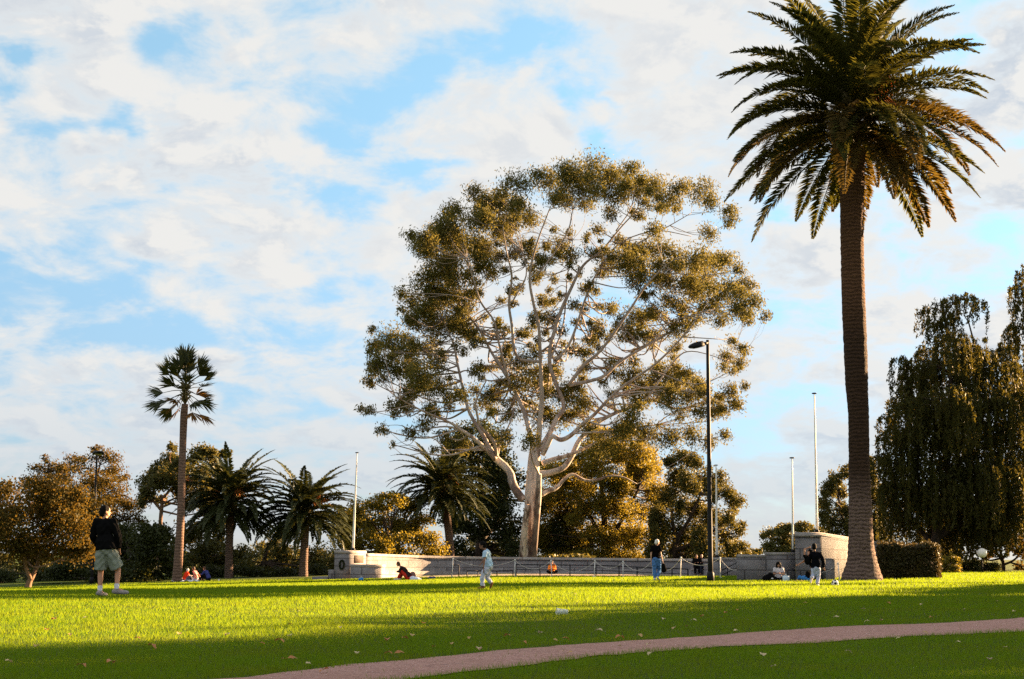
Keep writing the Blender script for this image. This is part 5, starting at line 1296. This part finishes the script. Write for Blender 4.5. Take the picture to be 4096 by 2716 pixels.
# the man standing at the left, seen from behind
J = drop(pxJ(27.6, head=(105.4, 514, .02), neck=(104.6, 521.6), chest=(104.2, 531), waist=(105, 543), pelvis=(106.4, 553), shL=(96.4, 524.6, .02), elL=(92.8, 538.5, .06), wrL=(97, 548, .24),
    shR=(113.2, 524.6, .0), elR=(118.2, 539, -.02), wrR=(119.2, 551, .06), hipL=(101.8, 557), knL=(100.6, 574, .07), anL=(99.8, 593.6, -.02), toeL=(105.4, 597.2, .12),
    hipR=(111.6, 557), knR=(118, 572.6, .10), anR=(116.4, 591.6, -.03), toeR=(126.2, 594.8, .06)))
figure('person standing with back turned in black shirt, pale grey green shorts and white socks', J, R(38), 1.78, .0115, SKIN, HAIR_BLACK, 'short', cloth('black_shirt', (.010, .010, .011)), 'long', cloth('sage_shorts', (.22, .245, .21)), 'shorts', SHOE_GREY, cloth('white_sock', (.62, .62, .66)), None, .98, .018, 1.22, True, None, R(62))
# child in light blue, walking left
J = drop(pxJ(37, head=(482.4, 543.6), neck=(485.6, 548.4), chest=(486.8, 553), waist=(488, 559.5), pelvis=(488.6, 565.5), shL=(485, 551.2, -.13), elL=(484.4, 558.4, -.19), wrL=(483.6, 567.4, -.18), shR=(486.4, 551.2, .13), elR=(484.4, 557.6, .18), wrR=(480.8, 562, .18),
    hipL=(486.6, 567.5, -.07), knL=(482.4, 575, -.07), anL=(482.6, 584.4, -.07), toeL=(478.8, 586.6, -.08), hipR=(488.6, 567.5, .07), knR=(487.2, 576, .07), anR=(491.6, 581.4, .07), toeR=(490.2, 586.0, .07)))
figure('child walking across the lawn in pale blue shirt and baggy light trousers', J, R(-88), 1.26, .013, SKIN_D, HAIR_BLACK, 'curly', cloth('pale_blue_shirt', (.42, .58, .74)), 'short', cloth('light_trousers', (.50, .53, .64)), 'loose', SHOE_BROWN, None, None, 1.18, .016, 1.12)
# white haired person with a bag
J = drop(pxJ(57.6, head=(657.2, 538), neck=(656, 541.6), chest=(655.6, 545.4), waist=(655.9, 550.4), pelvis=(656.2, 555), shL=(652.3, 542.8), elL=(651, 550.4, -.02), wrL=(651.2, 557.2, .05), shR=(659.2, 542.8), elR=(660.8, 550, .0), wrR=(662.6, 557, -.02),
    hipL=(654.4, 557), knL=(654.4, 566.4, .03), anL=(654.7, 574, 0), toeL=(655.8, 576.2, .12), hipR=(658.1, 557), knR=(659.3, 565.6, .14), anR=(657.6, 572.6, -.02), toeR=(659, 575.4, .12)))
figure('person with short white hair in black top and blue jeans carrying a dark bag', J, R(28), 1.66, .017, SKIN_P, HAIR_WHITE, 'short', cloth('black_top', (.009, .009, .010)), 'short', cloth('blue_jeans', (.075, .18, .42)), 'long', SHOE_WHITE, None, None, .98, .016, 1.02, True, None, R(70))
wr = J['wrR']; root = thing('shoulder_bag', 'slouchy black bag held in the hand of the white haired person', 'bag', (wr[0] + .03, wr[1], wr[2] - .42))
g = Geo(); sphere(g, wr + [.03, 0, -.26], (.10, .07, .19)); sphere(g, wr + [.05, 0, -.34], (.12, .08, .11)); solidify(g, 'bag_body', .015, cloth('bag_black', (.012, .012, .012)), root, root.location[:])
g = Geo(); tube(g, spline([wr + [-.04, 0, -.14], wr + [0, .01, -.03], wr + [.09, 0, -.14]], 5), .011, 6); g.build('strap', SHOE_DARK, root)
# boy running towards a ball
J = drop(pxJ(44, head=(814.2, 544), neck=(814.2, 549.2), chest=(815.3, 553.6), waist=(815.6, 560), pelvis=(815.8, 565.5), shL=(810.9, 551.6), elL=(809.6, 558, .12), wrL=(810.8, 563.4, .26), shR=(819.8, 551, .0), elR=(822.8, 557.2, -.06), wrR=(824.2, 564.6, -.04),
    hipL=(813.8, 567.2), knL=(813.2, 573.4, .10), anL=(811.4, 574.6, -.22), toeL=(810.8, 579.4, -.28), hipR=(817.6, 567.2), knR=(818.2, 574.4, .05), anR=(817.3, 581, -.05), toeR=(819, 582.8, .12)))
figure('boy running away in black long sleeved top and pale lilac trousers', J, R(12), 1.27, .013, SKIN_D, HAIR_BLACK, 'short', cloth('black_jumper', (.009, .009, .013)), 'long', cloth('lilac_trousers', (.42, .46, .62)), 'loose', cloth('pale_shoe', (.58, .50, .46)), None, None, 1.18, .016, 1.08)

# ---- seated people
def sit(px, py, Y, heading, h, lean=.25, knees='bent', arms='lap'):
    """joints for someone sitting on the ground at px with seat at py"""
    s = h / 1.75; b = at(px, py, Y); gz = float(terrain(b[0], b[1])); b[2] = gz + .10 * s
    f = np.array([math.sin(heading), math.cos(heading), 0]); r_ = np.array([math.cos(heading), -math.sin(heading), 0]); u = np.array([0, 0, 1.0]); P = lambda a, b_, c: b + (r_ * a + f * b_ + u * c) * s
    J = dict(pelvis=P(0, 0, .03), waist=P(0, lean * .12, .20), chest=P(0, lean * .35, .40), neck=P(0, lean * .62, .58), head=P(0, lean * .85, .73), shL=P(-.18, lean * .55, .53), shR=P(.18, lean * .55, .53), hipL=P(-.09, .04, .0), hipR=P(.09, .04, .0))
    if knees == 'bent': J.update(knL=P(-.14, .38, .36), anL=P(-.13, .58, .0), toeL=P(-.14, .78, -.05), knR=P(.14, .40, .34), anR=P(.15, .56, .0), toeR=P(.17, .76, -.05))
    elif knees == 'cross': J.update(knL=P(-.34, .30, .09), anL=P(.02, .36, -.02), toeL=P(.20, .36, -.04), knR=P(.34, .30, .09), anR=P(-.02, .48, -.02), toeR=P(-.20, .48, -.04))
    else: J.update(knL=P(-.12, .46, .08), anL=P(-.14, .88, -.02), toeL=P(-.16, .98, .10), knR=P(.12, .46, .06), anR=P(.14, .88, -.02), toeR=P(.17, .98, .10))
    if arms == 'knees': J.update(elL=P(-.24, lean * .4 + .18, .36), wrL=P(-.12, lean * .3 + .40, .34), elR=P(.24, lean * .4 + .18, .36), wrR=P(.12, lean * .3 + .40, .34))
    elif arms == 'back': J.update(elL=P(-.24, -.10, .30), wrL=P(-.26, -.26, .02), elR=P(.24, -.10, .30), wrR=P(.26, -.26, .02))
    else: J.update(elL=P(-.24, lean * .3 + .10, .26), wrL=P(-.08, lean * .3 + .30, .30), elR=P(.24, lean * .3 + .10, .26), wrR=P(.08, lean * .3 + .30, .30))
    return J, gz
J, gz = sit(778.6, 574, 58.5, R(188), 1.45, .15, 'cross', 'lap')
figure('girl with long black hair sitting cross legged in a white top, looking down', J, R(188), 1.45, .016, SKIN, HAIR_BLACK, 'long', cloth('white_top', (.60, .56, .60)), 'short', cloth('black_leggings', (.010, .010, .012)), 'long', SHOE_DARK, None, None, 1.08, .014, 1.0, True, gz)
J, gz = sit(808.5, 574.2, 57.5, R(-62), 1.62, .05, 'cross', 'lap')
J['elL'] = at(804.4, 549.2, 57.4); J['wrL'] = at(808.6, 547.6, 57.5); J['shL'] = at(804.6, 556.2, 57.4); J['head'] = at(809.6, 552.0, 57.6); J['neck'] = at(808.2, 555.6, 57.5); J['chest'] = at(807.6, 560.2, 57.5); J['shR'] = at(809.6, 556.6, 57.8); J['elR'] = at(802, 562.4, 57.7); J['wrR'] = at(798, 564.6, 57.6)
figure('person sitting on the grass in black top and blue jeans with one arm raised overhead', J, R(-62), 1.62, .016, SKIN, HAIR_BLACK, 'bun', cloth('black_vest', (.010, .010, .010)), 'none', cloth('bright_jeans', (.05, .20, .52)), 'long', SHOE_BROWN, None, None, 1.0, .014, 1.0, True, gz)
J, gz = sit(409.5, 579, 69, R(-75), 1.62, .75, 'bent', 'knees')
figure('person in red leggings hunched forward on the grass below the plaque pier', J, R(-75), 1.62, .018, SKIN, HAIR_BROWN, 'short', cloth('dark_jacket', (.030, .020, .020)), 'long', cloth('red_leggings', (.50, .035, .02)), 'long', SHOE_WHITE, None, None, 1.0, .02, 1.1, True, gz)
J, gz = sit(552, 574, 93, R(180), 1.6, .15, 'cross', 'lap')
figure('person in bright orange shirt sitting cross legged before the curved wall', J, R(180), 1.6, .024, SKIN, HAIR_BROWN, 'short', cloth('orange_shirt', (.85, .26, .04)), 'long', cloth('black_trousers', (.012, .012, .014)), 'long', SHOE_DARK, None, None, 1.0, .016, 1.05, True, gz)
PG = 'people picnicking beside the fan palm'
J, gz = sit(184, 582, 93, R(60), 1.55, .3, 'bent', 'knees')
figure('picnicker in a bright red shirt beside the foot of the fan palm', J, R(60), 1.55, .024, SKIN_P, HAIR_WHITE, 'short', cloth('red_shirt', (.80, .05, .015)), 'short', cloth('grey_trousers', (.12, .12, .15)), 'long', SHOE_WHITE, None, PG, 1.0, .016, 1.1, True, gz)
J, gz = sit(196, 582, 94, R(-80), 1.68, .25, 'long', 'back')
figure('picnicker in a pink striped top between the red and navy ones', J, R(-80), 1.68, .024, SKIN, HAIR_BROWN, 'short', cloth('pink_top', (.50, .26, .24)), 'short', cloth('pale_jeans', (.40, .46, .62)), 'long', SHOE_WHITE, None, PG, 1.0, .016, 1.1, True, gz)
J, gz = sit(208.6, 582, 93, R(-70), 1.68, .45, 'bent', 'knees')
figure('picnicker in a navy blue jacket with bent knees', J, R(-70), 1.68, .024, SKIN, HAIR_BROWN, 'short', cloth('navy_jacket', (.05, .06, .22)), 'long', cloth('dark_trousers', (.02, .018, .02)), 'long', SHOE_DARK, None, PG, 1.0, .016, 1.1, True, gz)
def perch(px, Y, h, heading):
    s = h / 1.75; b = at(px, 560, Y); b[2] = .10 + .10 * s; f = np.array([math.sin(heading), math.cos(heading), 0]); r_ = np.array([math.cos(heading), -math.sin(heading), 0]); u = np.array([0, 0, 1.0]); P = lambda a, b_, c: b + (r_ * a + f * b_ + u * c) * s
    return dict(pelvis=P(0, 0, .02), waist=P(0, .01, .20), chest=P(0, .03, .40), neck=P(0, .04, .58), head=P(0, .05, .72), shL=P(-.18, .03, .53), shR=P(.18, .03, .53), elL=P(-.25, .10, .28), wrL=P(.02, .20, .28), elR=P(.25, .10, .28), wrR=P(-.02, .22, .31),
                hipL=P(-.09, .05, 0), knL=P(-.13, .45, .02), anL=P(-.14, .46, -.42), toeL=P(-.15, .60, -.47), hipR=P(.09, .05, 0), knR=P(.13, .45, .02), anR=P(.14, .46, -.42), toeR=P(.16, .60, -.47))
CPL = 'couple on the stone ledge'
figure('dark clothed person with folded arms, hair brown, on the ledge beside a balding companion', perch(696.4, 92.7, 1.68, R(182)), R(182), 1.68, .024, SKIN, HAIR_BROWN, 'short', cloth('black_coat', (.012, .012, .012)), 'long', cloth('black_jeans', (.014, .014, .016)), 'long', SHOE_DARK, None, CPL, 1.0, .02, 1.1)
figure('dark clothed person with bare pale head and folded arms sitting nearest the lamp post', perch(701.6, 92.7, 1.76, R(178)), R(178), 1.76, .024, SKIN_P, None, None, cloth('charcoal_coat', (.014, .013, .014)), 'long', cloth('slate_trousers', (.03, .035, .05)), 'long', SHOE_DARK, None, CPL, 1.0, .02, 1.1)

# ------------------------------------------------------------------ things lying on the grass
def lie(px, Y, dz=0.0):
    p = on_ground(px, Y); return p + [0, 0, dz]
p = lie(769.5, 58.2); root = thing('backpack', 'bulky black backpack lying on the grass beside the seated girl', 'backpack', tuple(p))
g = Geo(); sphere(g, p + [0, 0, .16], (.25, .17, .16)); sphere(g, p + [-.10, 0, .13], (.20, .17, .14)); sphere(g, p + [.05, .02, .26], (.14, .12, .12)); sphere(g, p + [.18, -.02, .10], (.16, .14, .10)); solidify(g, 'bag_body', .016, cloth('backpack_black', (.011, .011, .012)), root, p)
g = Geo(); sphere(g, p + [.08, -.165, .14], (.045, .012, .03)); g.build('badge', WHITE, root)
g = Geo(); tube(g, spline([p + [-.1, -.12, .27], p + [0, -.14, .38], p + [.12, -.12, .30]], 5), .014, 6); g.build('strap', SHOE_DARK, root)
p = lie(785.9, 58); root = thing('shopping_bag', 'pale blue white square carrier bag standing by the seated girl', 'bag', tuple(p))
g = Geo(); V = []
for t_, w_, d_ in ((0, .125, .07), (.12, .132, .075), (.24, .130, .05), (.25, .122, .035)):
    V += [p + [-w_, -d_, t_], p + [w_, -d_, t_], p + [w_, d_, t_], p + [-w_, d_, t_]]
g.add(V, [(k * 4 + i, k * 4 + (i + 1) % 4, k * 4 + 4 + (i + 1) % 4, k * 4 + 4 + i) for k in range(3) for i in range(4)] + [(0, 3, 2, 1)]); g.build('bag_body', cloth('pale_paper', (.62, .74, .84), .08), root)
g = Geo()
for s_ in (-.03, .03): tube(g, spline([p + [-.05, s_, .24], p + [0, s_, .32], p + [.05, s_, .24]], 5), .006, 5)
g.build('handle', WHITE, root)
p = lie(798, 57.2); root = thing('folded_blanket', 'folded tan blanket on the grass by the person in jeans', 'blanket', tuple(p))
g = Geo(); box(g, p + [-.17, -.12, -.02], p + [.17, .12, .035], .012); box(g, p + [-.165, -.115, .037], p + [.165, .11, .07], .012); g.build('folds', cloth('tan_blanket', (.50, .25, .13)), root)
def soft_lump(name, label, cat, p, parts, col, vox=.02):
    root = thing(name, label, cat, tuple(p)); g = Geo()
    for c, r_ in parts: sphere(g, p + np.array(c), r_)
    solidify(g, 'fabric', vox, cloth(name + '_cloth', col), root, p); return root
p = lie(415.2, 68.4); soft_lump('white_blanket', 'crumpled white blanket behind the person in red leggings', 'blanket', p, [((0, 0, .06), (.26, .2, .12)), ((-.12, 0, .10), (.14, .15, .11)), ((.14, .03, .05), (.2, .15, .06))], (.62, .68, .78))
p = lie(412.6, 69.4); r1 = soft_lump('rucksack', 'pinkish brown rucksack leaning behind the person in red leggings', 'bag', p, [((0, 0, .20), (.16, .14, .22)), ((0, -.05, .14), (.17, .12, .14))], (.24, .13, .11))
g = Geo(); tube(g, spline([p + [-.10, -.12, .34], p + [-.15, -.16, .22], p + [-.12, -.14, .08]], 5), .018, 6); g.build('strap', SHOE_DARK, r1)
p = lie(432, 70); r1 = soft_lump('navy_bag', 'small navy blue bag lying alone on the grass before the fence', 'bag', p, [((0, 0, .07), (.20, .11, .075)), ((.08, 0, .07), (.13, .11, .07))], (.06, .07, .16))
g = Geo(); tube(g, spline([p + [-.12, 0, .13], p + [0, 0, .19], p + [.12, 0, .13]], 5), .012, 6); g.build('handle', SHOE_DARK, r1)
p = lie(361, 72); r1 = soft_lump('blue_bag', 'little bright blue bag in front of the shaded stone block', 'bag', p, [((0, 0, .07), (.13, .10, .08)), ((.05, 0, .10), (.08, .08, .07))], (.04, .25, .60))
g = Geo(); tube(g, spline([p + [-.05, 0, .14], p + [.02, 0, .21], p + [.08, 0, .15]], 5), .010, 6); g.build('handle', WHITE, r1)
p = lie(187, 92.2); root = thing('picnic_rug', 'rumpled blue and white picnic rug under the picnickers', 'rug', tuple(p))
g = Geo(); n = 26; u, v_ = np.meshgrid(np.linspace(-.85, .85, n), np.linspace(-.6, .7, n)); z = terrain(p[0] + u, p[1] + v_) + .05 + .05 * np.sin(u * 7 + v_ * 4) * np.sin(v_ * 6 + 1) + .04 * np.sin(u * 13)
i, j = np.meshgrid(np.arange(n - 1), np.arange(n - 1), indexing='ij'); a = (i * n + j).ravel(); g.add(np.column_stack([(p[0] + u).ravel(), (p[1] + v_).ravel(), z.ravel()]), np.column_stack([a, a + 1, a + n + 1, a + n]))
g.build('rug_cloth', mat('rug_blue', (.24, .30, .50), .9, .3, 2.2, col2=(.62, .66, .74)), root, smooth=True)
p = lie(219, 91); root = thing('paper_cup', 'tiny white paper cup on the grass right of the picnickers', 'cup', tuple(p))
g = Geo(); tube(g, [p, p + [0, 0, .12]], [.045, .06], 12); g.build('cup_wall', WHITE, root); g = Geo(); tube(g, [p + [0, 0, .12], p + [0, 0, .135]], [.064, .064], 12); g.build('lid', WHITE, root)
# the football
p = lie(834.8, 44.5, .11); root = thing('football', 'white football with dark panels on the grass beyond the running boy', 'ball', (p[0], p[1], p[2] - .11))
bm = bmesh.new(); bmesh.ops.create_icosphere(bm, subdivisions=4, radius=.11)
ico = bmesh.new(); bmesh.ops.create_icosphere(ico, subdivisions=1, radius=1); ax = [v.co.normalized() for v in ico.verts]; ico.free()
rot = Matrix.Rotation(.5, 3, 'X') @ Matrix.Rotation(.8, 3, 'Z')
me = bpy.data.meshes.new('ball'); 
for f in bm.faces:
    c = f.calc_center_median().normalized(); f.material_index = 1 if max((rot @ a_).dot(c) for a_ in ax) > .935 else 0; f.smooth = True
bm.to_mesh(me); bm.free(); me.materials.append(WHITE); me.materials.append(DARK_METAL)
o = bpy.data.objects.new('ball_shell', me); COL.objects.link(o); o.parent = root; o.location = (0, 0, .11)
# clear plastic cup lying on its side
p = ground_hit(562.3, 614.6); p[2] = float(terrain(p[0], p[1])) + .045
root = thing('plastic_cup', 'clear plastic cup lying on its side on the shaded lawn', 'cup', (p[0], p[1], p[2] - .045))
m = bpy.data.materials.new('clear_plastic'); m.use_nodes = True; t = NT(m.node_tree); t.t.nodes.clear()
gl = t.n('ShaderNodeBsdfGlossy'); gl.inputs['Roughness'].default_value = .15; df = t.n('ShaderNodeBsdfDiffuse'); df.inputs[0].default_value = (.75, .80, .80, 1); tr = t.n('ShaderNodeBsdfTransparent')
m1 = t.n('ShaderNodeMixShader'); m1.inputs[0].default_value = .30; t.link(df.outputs[0], m1.inputs[1]); t.link(gl.outputs[0], m1.inputs[2])
tc = t.n('ShaderNodeTexCoord'); m2 = t.n('ShaderNodeMixShader'); t.link(t.smooth(t.noise(tc.outputs['Object'], 28, 3, .6), .35, .65, .22, .70), m2.inputs[0]); t.link(tr.outputs[0], m2.inputs[1]); t.link(m1.outputs[0], m2.inputs[2])
oo = t.n('ShaderNodeOutputMaterial'); t.link(m2.outputs[0], oo.inputs[0])
d = unit(np.array([1, .25, -.05])); c0 = p - d * .085 + [0, 0, .01]
g = Geo(); tube(g, [c0, c0 + d * .06, c0 + d * .12, c0 + d * .165, c0 + d * .17], [.046, .042, .037, .033, .012], 20, cap=False); g.build('cup_wall', m, root, smooth=True)
g = Geo(); tt = np.linspace(0, 2 * math.pi, 21); s1 = unit(np.cross(d, [0, 0, 1])); s2 = np.cross(s1, d); tube(g, [c0 + s1 * math.cos(q) * .047 + s2 * math.sin(q) * .047 for q in tt], .0035, 6); g.build('rim', WHITE, root)

# ------------------------------------------------------------------ shade trees beyond the right edge
def crown_blobs(poly, r, seed, inset=.45):
    """clump centres filling a crown outline given as (across, height) points"""
    q = np.array(poly, float); rr = np.random.default_rng(seed); out = []
    for u in np.arange(q[:, 0].min(), q[:, 0].max(), r * .82):
        for h in np.arange(q[:, 1].min(), q[:, 1].max(), r * .82):
            x, y = u + rr.uniform(-.25, .25) * r, h + rr.uniform(-.25, .25) * r
            hit = False; dmin = 9e9
            for (x1, y1), (x2, y2) in zip(q, np.roll(q, -1, axis=0)):
                if (y1 > y) != (y2 > y) and x < (x2 - x1) * (y - y1) / (y2 - y1) + x1: hit = not hit
                t = np.clip(((x - x1) * (x2 - x1) + (y - y1) * (y2 - y1)) / ((x2 - x1) ** 2 + (y2 - y1) ** 2 + 1e-9), 0, 1)
                dmin = min(dmin, math.hypot(x - x1 - t * (x2 - x1), y - y1 - t * (y2 - y1)))
            if hit and dmin > r * inset: out.append((x, y, r, r))
    return out
for lb, s0, u0, hT, sd, poly in [
    ('broad dark tree beyond the picture edge, shading the near lawn and path', 60, -10, 9, 301, [(-23, 2), (-23.2, 9.2), (-20.1, 10.4), (-18.4, 11.5), (-16.8, 12.0), (-14.4, 12.9), (-13, 14.6), (-8, 16), (-3, 15.5), (0, 12), (0, 2)]),
    ('low spreading dark tree beyond the picture edge, next to the broad one', 60, -29, 5, 302, [(-36, 1.2), (-35.4, 3.0), (-32, 5.2), (-29.6, 6.3), (-26, 8.1), (-22.2, 9.6), (-22, 1.2)]),
    ('high crowned dark tree beyond the picture edge, shading grass around the standing man', 62, -33, 10, 303, [(-19.8, 14.8), (-20.6, 13.4), (-23, 12.7), (-25.1, 11.9), (-29.8, 10.5), (-35.8, 8.6), (-39.5, 6.6), (-43, 7.5), (-44, 12.0), (-36, 13.0), (-27, 13.4), (-24, 13.6)])]:
    shade_tree(lb, s0, u0, [(a - u0, h, r1, r2) for a, h, r1, r2 in crown_blobs(poly, 1.5, sd, .45 if sd == 303 else .85)], hT, sd)
